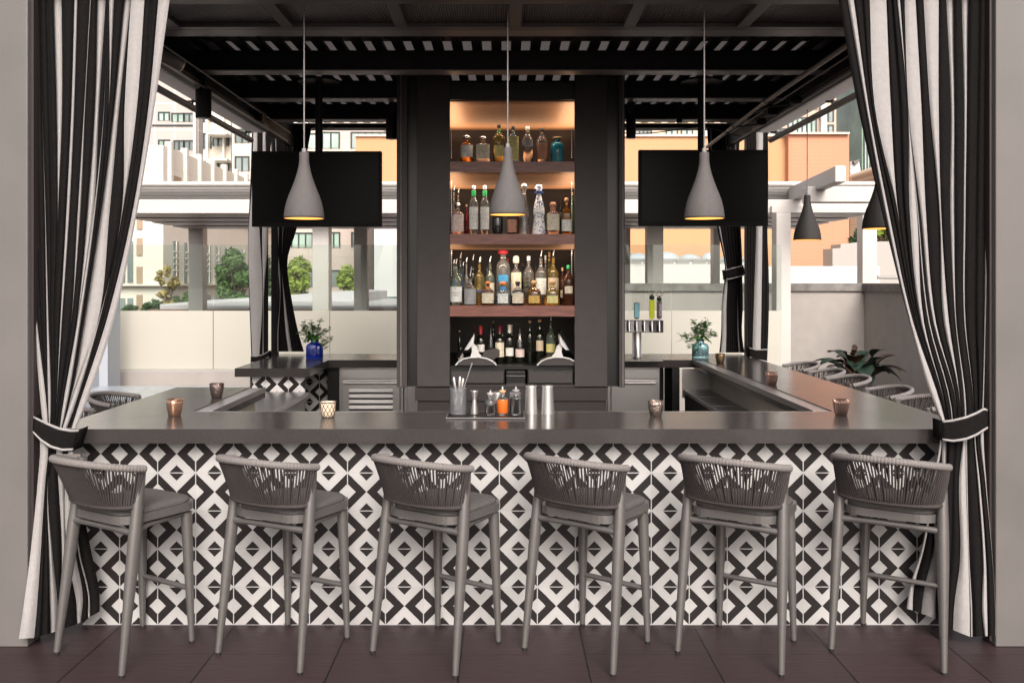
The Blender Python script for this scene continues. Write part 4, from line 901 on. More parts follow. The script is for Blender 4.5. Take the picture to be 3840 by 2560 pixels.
def votive(px, py, w, kind, label):
    p = on(px,py); r = w/2*p.y/FL; h = r*1.95; t = thing('candle_holder', label, 'candle holder', p, group='metallic candle holders on the counter')
    pr = [(.0,.0),(r*.66,0),(r*.72,h*.04),(r*.90,h*.45),(r*.97,h*.75),(r,h),(r*.95,h),(r*.90,h*.75),(r*.82,h*.45),(r*.6,h*.09),(0,h*.08)]
    if kind != 'net': MB().lathe(pr, 32, cap=False).build('cup', VM[kind], t)
    else:
        MB().lathe(pr, 32, cap=False).build('cup', mat('lit_glass_cup', (.75,.62,.50), .3, trans=.3, emis=(1,.72,.42), estr=.12), t)
        b = MB()
        for s_ in (-1, 1):
            for k in range(11):
                b.tube([(1.03*r*(.72+.28*u**.6)*math.cos(2*math.pi*(k/11)+s_*u*1.15), 1.03*r*(.72+.28*u**.6)*math.sin(2*math.pi*(k/11)+s_*u*1.15), .002+h*u) for u in [i/8 for i in range(9)]], .0017, 5, caps=False)
        b.tube([(1.03*r*math.cos(a*math.pi/14),1.03*r*math.sin(a*math.pi/14),h) for a in range(29)], .0025, 6); b.tube([(.74*r*math.cos(a*math.pi/14),.74*r*math.sin(a*math.pi/14),.003) for a in range(29)], .0025, 6)
        b.build('wire_lattice', mat('dark_wire', (.10,.075,.06), .4, .6), t)
    MB().lathe([(r*.62,h*.10),(r*.72,h*.35),(.0005,h*.36)], 16).build('wax', flat((.75,.66,.55), .6), t)
votive(812.7,1489.7,54,'crack','dark mercury glass candle holder on the left side counter')
votive(654.5,1557.5,62.5,'copper','smooth copper candle holder at the left end of the front counter')
votive(1230,1563,58,'net','lattice candle holder on the front counter below the left fridge')
votive(2459,1558.5,59,'emb','embossed silver candle holder on the front counter, right of the shakers')
votive(2894.5,1441,46.5,'rib','ribbed bronze candle holder halfway along the right counter')
votive(3154,1556,60.5,'rib','ribbed copper candle holder at the right end of the front counter')
votive(2700,1361,36.5,'gold','speckled gold candle holder beside the light blue vase')

# ------------------------------------------------ vases with greenery
def leafpoly(mb, o, d, L_, wd, n=4, droop=.3, mi=0, fold=.25):
    d = d.normalized(); side = d.cross(Vector((0,0,1)))
    if side.length < .05: side = Vector((1,0,0))
    side.normalize(); up = side.cross(d).normalized(); rows = []
    for k in range(n+1):
        u = k/n; wv = wd*math.sin(math.pi*min(1,u*.92+.05))**.8*(1-.25*u); c = o+d*L_*u+Vector((0,0,-droop*L_*u*u))
        rows.append([c-side*wv+up*wv*fold, c, c+side*wv+up*wv*fold])
    mb.sheet(rows, mi)
def vase(px, py, w, gm, label, wat, spr, seed, lean):
    rnd = random.Random(seed); p = on(px,py); t = thing('flower_vase', label, 'vase', p, group='glass bottle vases on the back counter'); r = w/2*p.y/FL; h = r*2.28
    MB().lathe([(r*.9,0),(r,.006),(r,h*.60),(r*.85,h*.72),(r*.50,h*.80),(r*.44,h*.86),(r*.50,h),(r*.44,h),(r*.38,h*.86),(r*.44,h*.80),(r*.78,h*.70),(r*.9,h*.58),(r*.9,.02),(.0005,.02)], 28, sq=.25, cap=False, sy=.62).build('vessel', gm, t)
    MB().tube([(r*.33*math.cos(a*math.pi/12), -r*.63, h*.33+r*.33*math.sin(a*math.pi/12)) for a in range(25)], .006, 8).build('dimple', gm, t)
    g = thing('cut_greenery', spr, 'greenery', (p.x,p.y,p.z+.03), group='sprigs in the vases')
    st_, lf, fl = MB(), MB(), MB()
    for k in range(30):
        a = rnd.uniform(0, 2*math.pi); sp = rnd.uniform(.04,.20)*(1.25 if math.cos(a)*lean > 0 else .9); hh = rnd.uniform(.20,.37)-max(0,sp-.10)*1.3
        tip = Vector((math.cos(a)*sp, math.sin(a)*sp*.55, hh)); base = Vector((rnd.uniform(-.015,.015),0,-.0)); mid = base.lerp(tip,.5)+Vector((0,0,.05)); neck = Vector((rnd.uniform(-.018,.018),rnd.uniform(-.01,.01),h*.9-.03))
        pts = [base, neck, neck.lerp(mid,.7), mid.lerp(tip,.55)+Vector((0,0,.01)), tip]; st_.tube(pts, .0016, 5, caps=False)
        for j in range(8):
            q = pts[3].lerp(tip, rnd.uniform(-.7,1.0))+Vector((rnd.uniform(-.03,.03),rnd.uniform(-.02,.02),rnd.uniform(-.02,.03))); st_.tube([pts[3].lerp(tip,rnd.random()), q], .001, 4, caps=False)
            for i in range(6):
                b_ = 2*math.pi*i/6+rnd.random(); leafpoly(fl, q, Vector((math.cos(b_), math.sin(b_), rnd.uniform(-.2,.7))), rnd.uniform(.016,.028), .009, 2, .1)
    for k in range(26):
        a = rnd.uniform(0, 2*math.pi); o = Vector((0,0,h*.98-.03))+Vector((math.cos(a)*.02,math.sin(a)*.02,rnd.uniform(0,.05)))
        leafpoly(lf, o, Vector((math.cos(a),math.sin(a)*.7,rnd.uniform(-.15,.7))), rnd.uniform(.07,.13), rnd.uniform(.016,.03), 5, .45)
    if lean < 0:
        leafpoly(lf, Vector((-.05,0,h*.9)), Vector((-1,-.1,-.05)), .20, .014, 6, .15); leafpoly(lf, Vector((-.04,0,h*.85)), Vector((-1,-.2,-.25)), .12, .014, 6, .1)
    st_.build('stem', M['leaf'], g); lf.build('foliage', M['leaf'], g); fl.build('flower_head', mat('tiny_flowers', (.075,.17,.03), .6, noise=.5, nscale=40), g)
vase(1180,1342,63,mat('cobalt_glass', (.01,.05,.55), .05, trans=.65, spec=.9),'cobalt blue glass vase on the back left counter',0,'small green sprigs arching out of the cobalt vase',11,1)
vase(2626,1341,61,glass('aqua_glass', (.45,.80,.88), .04, .85, 1.4),'light blue glass vase on the back right counter',0,'green sprigs with long pointed leaves in the light blue vase',12,-1)

# ------------------------------------------------ beer taps
p = on(2388,1337); t = thing('beer_tower', 'chrome draught tower with a row of taps on the back counter', 'beer tower', p); k = p.y/FL
MB().lathe([(.052,0),(.053,.004),(.046,.010),(.046,(1337-1246)*k)], 28).build('column', M['steel'], t)
zt0, zt1 = (1337-1246)*k, (1337-1200)*k; hw = 97*k
MB().box(-hw, hw, -.055, .055, zt0, zt1).build('header', M['chrome'], t, bevel=.006)
for i, px in enumerate((2297.5,2325.5,2353.8,2382,2410.5,2438.5,2466)):
    x = (px-2388)*k; f = MB(); zc = (1337-1214)*k
    f.tube([(x,-.056,zc),(x,-.10,zc)], .011, 10); f.tube([(x,-.10,zc+.035),(x,-.10,zc-.005),(x,-.118,zc-.075)], [.009,.015,.010], 10); f.build('faucet', M['chrome'], t)
Hb = M['black']
def handle(px, y0, y1, wd, label, mt, hop=False, side=None, txt=None, tc_=None):
    x = (px-2388)*k; h = thing('tap_handle', label, 'tap handle', (p.x+x, p.y-.10, p.z+(1337-1204)*k+.035-.022), group='beer tap handles')
    zz0 = (1204-y1)*k-.012; zz1 = (1204-y0)*k-.012; w = wd*k/2
    MB().tube([(0,0,-.0),(0,0,zz0+.002)], .005, 8).build('ferrule', M['steel'], h)
    o = MB().prism([(-w*.8,zz0),(w*.8,zz0),(w,zz0+.02),(w*1.05,zz1),(-w*1.05,zz1),(-w,zz0+.02)], 'y', -.012, .012).build('body', mt, h, bevel=.003)
    if side: MB().box(0 if txt else -w*.82, w*.9 if txt else w*.82, -.0145, -.0125, zz0+.012, zz1-.008).build('face', side, h)
    if txt: text(txt, 1.5*w*(1.0 if len(txt) > 4 else 1), tc_, h, Matrix.Translation((w*.45, -.0155, (zz0+zz1)/2+.005)) @ Matrix.Rotation(R(90),4,'X') @ Matrix.Rotation(R(90),4,'Z'))
    if hop:
        b = MB(); b.lathe([(.006,zz1),(w*1.1,zz1+.012),(w*.9,zz1+.04),(.003,zz1+.06)], 8, cap=False); b.build('hop_cone', M['leafd'], h)
        c = MB()
        for sg in (-1, 1): c.tube([(0,-.012,zz1+.02),(sg*w*.6,-.012,zz1+.055),(sg*w*1.3,-.01,zz1+.075),(sg*w*1.1,-.01,zz1+.11)], [.006,.006,.006,.003], 6)
        c.build('antler', flat((.72,.68,.52)), h)
handle(2382, 1134, 1194, 19, 'light blue rectangular tap handle with black edge', M['black'], side=flat((.30,.68,.80)))
handle(2438.5, 1124, 1194, 19, 'lime green tap handle topped with a hop cone', flat((.68,.75,.02)), hop=True)
handle(2466, 1130, 1194, 18, 'brown and violet tap handle with white lettering', flat((.10,.06,.035)), hop=True, side=flat((.20,.15,.28)), txt='STONE', tc_=M['wht'])
pp = on(2420,1352); b = MB(); b.box(-.30, .16, -.05, .05, .0, .006); o = tag(b.build('drip_tray', M['steel_dk'], None, loc=(pp.x,pp.y-.02,SZ1+.0005)), 'low steel drip tray below the beer taps', 'drip tray')
b = MB(); 
for i in range(34): b.box(-.29+i*.013, -.285+i*.013, -.045, .045, .0062, .009)
b.build('grate', M['steel'], o)
# little bar at left: marble table
t = thing('marble_table', 'blue grey marble topped table beyond the left stools', 'table', (-3.5,9.1,0))
MB().box(-.75, .85, -.45, .52, .70, .735).build('tabletop', M['marble'], t, bevel=.004)
for x in (-.65, .75):
    for y in (-.38, .45): MB().box(x-.03, x+.03, y-.03, y+.03, 0, .698).build('leg', M['dark'], t)
# plant
t = thing('potted_plant', 'dark leafy rubber plant with burgundy shoots in the wall corner', 'potted plant', (4.75,12.3,0)); rnd = random.Random(4)
MB().lathe([(.20,0),(.27,.04),(.30,.40),(.31,.42),(.28,.42),(.26,.38),(.0005,.36)], 24, cap=False).build('pot', flat((.06,.055,.05)), t)
a_, b_ = MB(), MB(); sm = MB()
for k in range(62):
    an = rnd.uniform(0, 2*math.pi); el = rnd.uniform(-.05,1.0); o = Vector((math.cos(an)*.06, math.sin(an)*.06, rnd.uniform(.42,.72)))
    tip = Vector((math.cos(an)*math.cos(el), math.sin(an)*math.cos(el), math.sin(el)))*rnd.uniform(.10,.26); sm.tube([o, o+tip], .008, 5, caps=False)
    leafpoly(b_ if (k % 4 == 0 or el > .8) else a_, o+tip, tip+Vector((0,0,.02)), rnd.uniform(.26,.40) if el < .8 else rnd.uniform(.14,.24), rnd.uniform(.09,.14) if el < .8 else .04, 7, rnd.uniform(.25,.6), fold=.35)
a_.build('foliage', M['leafd'], t); b_.build('new_leaves', M['leafr'], t); sm.build('stem', M['leafr'], t)
# ------------------------------------------------ terrace edge: low wall, glass screens, white cabana
def pane_mat(name, col, tr, rough):
    m = bpy.data.materials.new(name); m.use_nodes = True; t = m.node_tree; t.nodes.clear(); o = t.nodes.new('ShaderNodeOutputMaterial')
    a = t.nodes.new('ShaderNodeBsdfTransparent'); a.inputs[0].default_value = (*col, 1); g = t.nodes.new('ShaderNodeBsdfGlossy'); g.inputs['Roughness'].default_value = rough
    mx = t.nodes.new('ShaderNodeMixShader'); mx.inputs[0].default_value = tr; t.links.new(a.outputs[0], mx.inputs[1]); t.links.new(g.outputs[0], mx.inputs[2]); t.links.new(mx.outputs[0], o.inputs[0]); return m
PG = pane_mat('clear_screen_glass', (.86,.90,.88), .06, .02)
def frostm():
    m = bpy.data.materials.new('frosted_film'); m.use_nodes = True; t = m.node_tree; b = t.nodes['Principled BSDF']; o = t.nodes['Material Output']
    b.inputs['Base Color'].default_value = (.74,.72,.66,1); b.inputs['Roughness'].default_value = .5
    tl = t.nodes.new('ShaderNodeBsdfTranslucent'); tl.inputs[0].default_value = (.88,.86,.78,1); mx = t.nodes.new('ShaderNodeMixShader'); mx.inputs[0].default_value = .55
    t.links.new(b.outputs[0], mx.inputs[1]); t.links.new(tl.outputs[0], mx.inputs[2]); t.links.new(mx.outputs[0], o.inputs[0]); return m
FR = frostm()
def screen(px0, px1, label, joints):
    Y = 13.0; x0, x1 = X_(px0,Y), X_(px1,Y); t = thing('glass_windscreen', label, 'glass screen', ((x0+x1)/2,Y,0), group='glass windscreens along the terrace edge'); c = (x0+x1)/2
    zt, zf, zb = Z_(918,Y), Z_(1165,Y), Z_(1384,Y); xs = [x0]+[X_(j,Y) for j in joints]+[x1]
    for a, b_ in zip(xs, xs[1:]):
        pn = MB().box(a-c+.004, b_-c-.004, 0, .012, zb, zt).build('pane', PG, t)
        MB().box(a-c+.005, b_-c-.005, -.006, -.003, zb+.002, zf).build('frosted_band', FR, pn)
    MB().box(x0-c, x1-c, -.03, .04, zb-.05, zb-.002).build('bottom_rail', flat((.33,.33,.31)), t)
screen(405, 1490, 'long glass screen with frosted lower band behind the left side of the bar', [800, 1237])
screen(2335, 2932, 'glass screen with frosted lower band behind the right side of the bar', [2518])
b = MB(); b.box(X_(404,13), X_(1495,13), 12.9, 13.15, 0, Z_(1393,12.9)); tag(b.build('low_wall', M['wallw']), 'low white wall carrying the left glass screen', 'wall')
b = MB(); b.box(X_(2300,13), X_(2940,13), 12.95, 13.1, 0, Z_(1393,12.95)); tag(b.build('low_wall', M['wallw']), 'low white wall carrying the right glass screen', 'wall')
tag(MB().box(X_(372,12.2), X_(404,12.2), 12.2, 12.6, 0, 2.0).build('screen_post', flat((.34,.37,.41))), 'blue grey metal post at the left end of the low wall', 'post')
tag(MB().box(-9, X_(372,12.4), 12.4, 12.5, 0, 1.35).build('side_wall', flat((.17,.19,.22))), 'blue grey wall panel behind the left striped curtain', 'wall')
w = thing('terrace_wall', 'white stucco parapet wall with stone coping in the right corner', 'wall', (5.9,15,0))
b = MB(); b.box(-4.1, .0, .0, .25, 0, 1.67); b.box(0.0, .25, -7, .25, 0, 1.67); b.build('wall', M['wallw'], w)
b = MB(); b.box(-4.1, -.05, -.05, .3, 1.672, 1.80); b.box(-.05, .3, -7, .3, 1.672, 1.80); b.build('coping', M['coping'], w, bevel=.004)
# white cabana
t = None
cb = thing('white_cabana', 'white painted cabana with stepped beams and square posts beyond the bar', 'cabana', (0,14,0))
def r(mb, px0, px1, py0, py1, Y, d): return mb.box(X_(px0,Y), X_(px1,Y), Y-14, Y-14+d, Z_(py1,Y), Z_(py0,Y))
b = MB(); r(b, 380, 3290, 748, 800, 14.0, .25); b.build('front_beam', M['wpaint'], cb, bevel=.008)
b = MB(); r(b, 380, 3290, 686, 692, 14.1, .08); b.tube([(X_(380,14.05),.05,Z_(690,14.05)),(X_(3290,14.05),.05,Z_(690,14.05))], .04, 12); r(b, 2895, 3290, 772, 797, 13.9, .099); b.build('gutter', M['wpaint'], cb)
b = MB()
for i in range(9): z = Z_(745-i*5.6,14.35); b.box(X_(380,14.35), X_(3290,14.35), .35, .42, z, z+.016)
r(b, 380, 3290, 696, 747, 14.43, .05)
b.build('louvre_panel', flat((.30,.285,.275)), cb)
b = MB(); zc = Z_(801,14.25)
for y, z in ((.26,zc-.005),(1.1,zc-.02),(2.0,zc-.03),(3.0,zc-.04)): b.box(X_(380,14), X_(3290,14), y, y+.75, z, z+.06)
b.box(X_(380,14), X_(3290,14), .3, 4.0, zc+.08, zc+.14); b.build('ceiling', flat((.46,.42,.40)), cb)
for px0, px1, Y, py0 in ((706,760,17.6,855),(1327,1376,17.6,855),(2345,2364,17.6,855),(2428,2488,15.6,830),(2676,2700,17.6,855),(3235,3289,17.2,800),(1171,1232,14.5,800)):
    MB().box(X_(px0,Y), X_(px1,Y), Y-14, Y-14+.28, -.0, Z_(py0,Y)-.0).build('post', M['wpaint'], cb, bevel=.006)
MB().box(X_(2912,13.55), X_(2966,13.55), -.45, -.2, 0, Z_(798,13.55)).build('post', M['wpaint'], cb, bevel=.006)
# projecting rafters on the right
def beam2(name, px0, px1, py0, py1, Y0, Y1, label=None, shear=0):
    return MB().box(X_(px0,Y0), X_(px1,Y0), Y0-14, Y1-14, Z_(py1,Y0), Z_(py0,Y0)).build(name, M['wpaint'], cb, bevel=.012)
b = MB(); x0, x1 = X_(3029,12.6), X_(3292,12.6); z0, z1 = Z_(758,12.6), Z_(699,12.6); b.box(x0, x1, -1.4, -1.15, z0, z1); b.build('rafter', M['wpaint'], cb, bevel=.012)
# diagonal beam running away to the left
P0 = at(3132,621,11.6); P1 = at(3174,683,11.6); wz = P0.z-P1.z; wx = P1.x-P0.x
d = Vector((X_(2915,15.2)-P0.x, 3.6, 0)); vs = []
for k in (0, 1):
    o = P0+d*k-Vector((0,14,0)); vs += [o, o+Vector((wx,0,0)), o+Vector((wx,0,-wz)), o+Vector((0,0,-wz))]
MB().add(vs, [(0,1,2,3),(7,6,5,4),(0,4,5,1),(1,5,6,2),(2,6,7,3),(3,7,4,0)]).build('rafter', M['wpaint'], cb, bevel=.015)

# ------------------------------------------------ neighbouring roofs and buildings
rf = thing('neighbour_roof', 'low flat white roof with brick edge beyond the left glass screen', 'roof', (0,19,-12))
MB().box(X_(600,19), X_(1500,19), 0, 9, 0, 12+Z_(1150,19)).build('roof', flat((.46,.45,.45), .7), rf)
MB().box(X_(560,18.9), X_(1500,18.9), -.12, -.002, 8, 12+Z_(1156,18.9)-.02).build('brick_edge', M['brick'], rf)
vs = [at(600,1140,24), at(800,1124,24), at(940,1116,24), at(1300,1090,24), at(1380,1095,24)]; 
MB().prism([(v.x, v.z+12) for v in vs]+[(vs[-1].x, 8),(vs[0].x,8)], 'y', 5.0, 8.9).build('curved_roof', flat((.44,.43,.44), .7), rf)
rf = thing('neighbour_roof', 'white roof terrace beyond the right parapet wall', 'roof', (0,22,-12))
MB().box(X_(2100,22), X_(3600,22), -4, 14, 0, 12+Z_(1068,22)+.0).build('roof', flat((.46,.44,.42), .7), rf)
MB().box(X_(2300,30), X_(3300,30), 8, 8.4, 8, 12+Z_(998,30)).build('parapet', flat((.52,.50,.48), .7), rf)
b = MB()
for k in range(7): b.box(X_(2352+k*60,33), X_(2352+k*60+50,33), 10.8, 10.9, 12+Z_(990,33), 12+Z_(978,33))
b.tube([(X_(2352,33),11,12+Z_(975,33)),(X_(2790,33),11,12+Z_(975,33))], .06); b.tube([(X_(3290,25),3,12+Z_(1040,25)),(X_(3500,25),3,12+Z_(1040,25))], .05); b.build('roof_rail', flat((.25,.24,.23)), rf)
dm = mat('skylight_acrylic', (.42,.45,.48), .18, spec=.8)
for i, (a, b_, tp) in enumerate(((2330,2450,948),(2425,2560,942),(2530,2640,950),(2620,2700,944),(2690,2800,948))):
    xa, xb = X_(a,34+i*.8), X_(b_,34+i*.8); c = (xa+xb)/2; t = thing('roof_skylight', ('leftmost grey skylight dome on the white roof','large grey skylight dome, second from the left','third grey skylight dome, half hidden by the next','fourth grey skylight dome from the left','rightmost grey skylight dome behind the rear curtains')[i], 'skylight', (c,34+i*.8,Z_(990,34+i*.8)), group='skylight domes on the white roof')
    b = MB(); rr = (xb-xa)/2; hh = (990-tp)*34/FL
    b.lathe([(rr*math.cos(q*math.pi/16), hh*math.sin(q*math.pi/16)) for q in range(8)]+[(.01,hh)], 4*(3 if i % 2 else 2), sq=0, cap=False, sy=.6); b.build('dome', dm, t)
    MB().box(-rr, rr, -rr*.6, rr*.6, -.4, 0).build('kerb', flat((.5,.48,.46)), t)
def wallmat(name, col, pan=None, line=.05, dk=.75, rough=.8):
    m = mat(name, col, rough); g = G(m); t = m.node_tree; b = t.nodes['Principled BSDF']
    tc = N(m, 'ShaderNodeTexCoord'); sp = N(m, 'ShaderNodeSeparateXYZ'); t.links.new(tc.outputs['Object'], sp.inputs[0])
    nz = N(m, 'ShaderNodeTexNoise'); nz.inputs['Scale'].default_value = .35; nz.inputs['Detail'].default_value = 6; t.links.new(tc.outputs['Object'], nz.inputs[0])
    tone = g.op('ADD', .90, g.op('MULTIPLY', nz.outputs[0], .2))
    if pan:
        hx = g.op('ADD', sp.outputs[0], sp.outputs[1])
        jx = g.op('LESS_THAN', g.op('FRACT', g.op('ADD', g.op('DIVIDE', hx, pan[0]), 100)), line/pan[0]); jz = g.op('LESS_THAN', g.op('FRACT', g.op('ADD', g.op('DIVIDE', sp.outputs[2], pan[1]), 100)), line/pan[1])
        tone = g.op('MULTIPLY', tone, g.op('SUBTRACT', 1, g.op('MULTIPLY', g.op('MAXIMUM', jx, jz), 1-dk)))
    c = N(m, 'ShaderNodeVectorMath', operation='SCALE'); c.inputs[0].default_value = col; t.links.new(tone, c.inputs[3]); t.links.new(c.outputs[0], b.inputs['Base Color'])
    return m
WG = mat('window_glass', (.17,.21,.205), .12, spec=1, noise=.5, nscale=.6); WG2 = mat('green_window_glass', (.30,.42,.36), .15, spec=1, noise=.45, nscale=.5)
OR = wallmat('apricot_stucco', (.52,.285,.145)); BRK = wallmat('orange_brick', (.53,.25,.15), (.6,.16), .03, .92)
t = thing('orange_building', 'apricot stucco building with an orange brick block at its right end', 'building', (0,40,-12)); z0 = 12
MB().box(X_(1334,40), X_(2955,40), 0, 18, 0, z0+Z_(512,40)).build('wall', OR, t)
MB().box(X_(2957,39.6), X_(3184,39.6), -.4, 17, 0, z0+Z_(503,39.6)).build('brick_block', BRK, t)
MB().box(X_(1332,39.9), X_(2955,39.9), -.12, .3, z0+Z_(512,39.9)+.002, z0+Z_(508,39.9)+.05).build('parapet_cap', flat((.72,.55,.42)), t)
MB().box(X_(2955,39.4), X_(3187,39.4), -.6, .1, z0+Z_(503,39.4)+.002, z0+Z_(500,39.4)+.05).build('parapet_cap', flat((.72,.52,.42)), t)
t = thing('plant_room', 'white boxy plant room in front of the orange building on the left', 'building', (X_(1450,37),37,-12))
c = X_(1450,37); MB().box(X_(1403,37)-c, X_(1530,37)-c, 0, 2, 0, 12+Z_(783,37)).build('wall', flat((.50,.50,.50)), t)
MB().box(X_(1374,37.2)-c, X_(1402,37.2)-c, .2, 1.5, 0, 12+Z_(838,37.2)).build('dark_bay', flat((.07,.06,.055)), t)
MB().box(X_(1433,36.95)-c, X_(1500,36.95)-c, -.05, -.002, 12+Z_(1143,36.95), 12+Z_(1112,36.95)).build('window', WG, t)
def building(name, label, Y, px0, px1, ptop, depth, wm, wins, pbot=None, extra=None):
    c = X_((px0+px1)/2, Y); t = thing(name, label, 'building', (c,Y,-12)); zt = 12+Z_(ptop,Y)
    MB().box(X_(px0,Y)-c, X_(px1,Y)-c, 0, depth, 0, zt).build('wall', wm, t)
    for (a, b_, y0, y1, gm, mul) in wins:
        w = MB(); w.box(X_(a,Y)-c, X_(b_,Y)-c, -.04, .02, 12+Z_(y1,Y), 12+Z_(y0,Y)); o = w.build('window', gm, t)
        if mul:
            f = MB(); th = .05*Y/30
            for k in range(mul+1):
                x = X_(a+(b_-a)*k/mul, Y)-c; f.box(x-th/2, x+th/2, -.075, -.042, 12+Z_(y1,Y), 12+Z_(y0,Y))
            f.box(X_(a,Y)-c, X_(b_,Y)-c, -.074, -.043, 12+Z_(y0,Y)-th, 12+Z_(y0,Y)); f.build('mullion', flat((.03,.04,.04)), o)
    return t, c
BG = wallmat('beige_cladding', (.52,.46,.415), (2.6,1.5), .05, .86)
building('office_building', 'beige panelled office building with green tinted windows behind the left television', 46, 870, 1440, 250, 14, BG,
 [(884,934,484,536,WG,2),(884,934,586,642,WG,2),(1120,1188,500,556,WG2,2),(1210,1273,495,556,WG2,2),(1318,1450,495,556,WG,5),
  (1095,1173,872,928,WG2,3),(1230,1274,870,928,WG2,2),(1320,1336,870,928,WG,1),(884,934,902,928,WG,2),(1100,1173,1012,1074,WG,2),(1230,1274,1012,1074,WG,1),(1310,1330,1012,1074,WG,1),(762,800,1015,1072,WG2,1)])
CR = wallmat('cream_render', (.60,.555,.48), (3.5,2.2), .05, .93)
t, c = building('cream_tower', 'cream tower with balconies between the grey office and the beige building', 55, 762, 866, 250, 12, CR,
 [(765,792,500,558,WG,1),(800,858,512,548,WG,3),(765,792,604,640,WG2,1),(800,858,606,642,WG2,3),(765,792,430,458,WG,1),(770,850,868,905,WG2,3)])
b = MB()
for y in (508,604,700,862): b.box(X_(796,54.6)-c, X_(870,54.6)-c, -1.4, -.002, 12+Z_(y+6,54.6), 12+Z_(y,54.6))
for x in (778,840): b.box(X_(x,54.9)-c, X_(x+6,54.9)-c, -.4, -.002, 0, 12+Z_(255,54.9))
b.build('balcony', flat((.80,.76,.68)), t)
GG = wallmat('grey_curtain_wall', (.44,.39,.365), (1.45,1.9), .09, 1.45)
t, c = building('grey_office', 'tall grey glass office building at the far left behind the cream parapet', 66, 560, 745, 250, 14, GG,
 [(596,636,420,452,WG2,2),(646,690,424,456,WG2,2),(692,730,424,456,WG,2),(596,636,524,560,WG2,2),(654,690,526,562,WG,2),(692,730,526,562,WG,2),(575,735,468,474,WG,6)])
MB().box(X_(731,65.8)-c, X_(740,65.8)-c, -.6, -.002, 0, 12+Z_(255,65.8)).build('corner_fin', flat((.75,.70,.63)), t)
# cream building seen obliquely, its long side facing right
CB = wallmat('cream_stone', (.62,.58,.51), (2.2,1.6), .04, .93)
t = thing('cream_building', 'sunlit cream stone building with tall windows and a stepped parapet on the left', 'building', (-11.2,30,-12))
zt = 12+1.84+4.45
MB().box(-6, 0, 0, 22, 0, zt).build('wall', CB, t)
b = MB()
for k in range(9): b.box(-.1, .12, .4+k*1.5, .62+k*1.5, zt-1.9, zt+.18)
b.box(-.1, .10, .0, 22, zt-2.05, zt-1.95); b.build('pilaster', CB, t)
for k in range(8):
    b = MB().box(.002, .05, .85+k*1.5, 1.55+k*1.5, zt-1.75, zt-.9).build('window', flat((.28,.20,.13)), t)
for k in range(10):
    yy = .8+k*1.15; o = MB().box(.002, .05, yy, yy+.5, 12+Z_(1062,30), 12+Z_(900,30)).build('window', WG, t)
    f = MB(); f.box(.052, .08, yy+.23, yy+.27, 12+Z_(1062,30), 12+Z_(900,30))
    for z in (.3,.45,.6,.75): f.box(.052,.08,yy,yy+.5,12+Z_(1062,30)+z*1.4,12+Z_(1062,30)+z*1.4+.04)
    f.build('mullion', CB, o)
    MB().box(.002, .05, yy, yy+.5, 12+Z_(1140,30), 12+Z_(1112,30)).build('window', WG, t)
b = MB(); b.box(-6, .25, -.25, -.002, 12+Z_(1072,30), 12+Z_(1066,30)); b.box(.002, .2, 0, 22, 12+Z_(1072,30), 12+Z_(1066,30)); b.build('string_course', CB, t)
for a, b_ in ((480,500),(450,470)):
    MB().box(X_(a,30)+11.2, X_(b_,30)+11.2, -.05, -.002, 12+Z_(1060,30), 12+Z_(905,30)).build('window', WG, t)
    MB().box(X_(a,30)+11.2, X_(b_,30)+11.2, -.05, -.002, 12+Z_(1160,30), 12+Z_(1118,30)).build('window', WG, t)
for y0, y1 in ((893,958),(1000,1062),(770,860),(1105,1165)): MB().box(X_(513,29.98)+11.2, X_(534,29.98)+11.2, -.05, -.002, 12+Z_(y1,30), 12+Z_(y0,30)).build('window', flat((.33,.24,.17)), t)
GP = wallmat('grey_panel', (.38,.345,.33), (.95,1.15), .04, .72)
building('panel_block', 'grey square panelled block behind the cream building', 40, 656, 766, 880, 10, GP, [])
# right hand side
t, c = building('hotel_tower', 'beige and glass hotel tower with banded windows above the orange wall', 78, 2600, 3136, 120, 20, wallmat('tan_cladding', (.52,.40,.32), (2.8,2.2), .06, .9),
 [(2640,2700,470,520,WG2,2),(2730,2790,480,520,WG2,2),(2880,2950,482,512,WG,3),(2955,3060,440,498,WG2,6),(2955,3060,340,412,WG2,6),(3075,3100,405,455,WG2,2),(3105,3124,400,457,WG,1),(3105,3124,468,500,WG,1),(3105,3124,330,385,WG,1),(2960,3060,505,520,WG2,6)])
b = MB(); b.box(X_(3078,77.7)-c, X_(3098,77.7)-c, -.5, -.002, 0, 12+Z_(130,77.7)); b.build('white_bay', flat((.78,.76,.74)), t)
building('ochre_building', 'pale ochre building with green windows just above the apricot wall', 62, 2280, 2625, 420, 12, wallmat('ochre', (.66,.50,.36)),
 [(2383,2442,486,512,WG,4),(2498,2540,484,504,WG2,2),(2555,2596,484,504,WG2,2)])
building('green_glass_tower', 'green glass tower at the right beyond the striped curtain', 90, 3232, 3420, 300, 16, mat('green_glass', (.16,.24,.17), .15, noise=.4, nscale=.4), [(3240,3262,320,700,WG2,2),(3270,3300,320,700,WG,2)])
t = thing('stone_building', 'tan stone building with a sloping cornice at the right edge', 'building', (X_(3230,52),52,-12)); c = X_(3230,52)
MB().add([(X_(3188,52)-c,0,0),(X_(3420,52)-c,-8,0),(X_(3420,52)-c,6,0),(X_(3188,52)-c,6,0)]+[(X_(3188,52)-c,0,12+Z_(662,52)),(X_(3420,52)-c,-8,12+Z_(580,52)),(X_(3420,52)-c,6,12+Z_(580,52)),(X_(3188,52)-c,6,12+Z_(662,52))],
 [(0,1,5,4),(1,2,6,5),(2,3,7,6),(3,0,4,7),(4,5,6,7)]).build('wall', wallmat('tan_stone', (.50,.38,.27), (1.6,1.0), .04, .85), t)
b = MB()
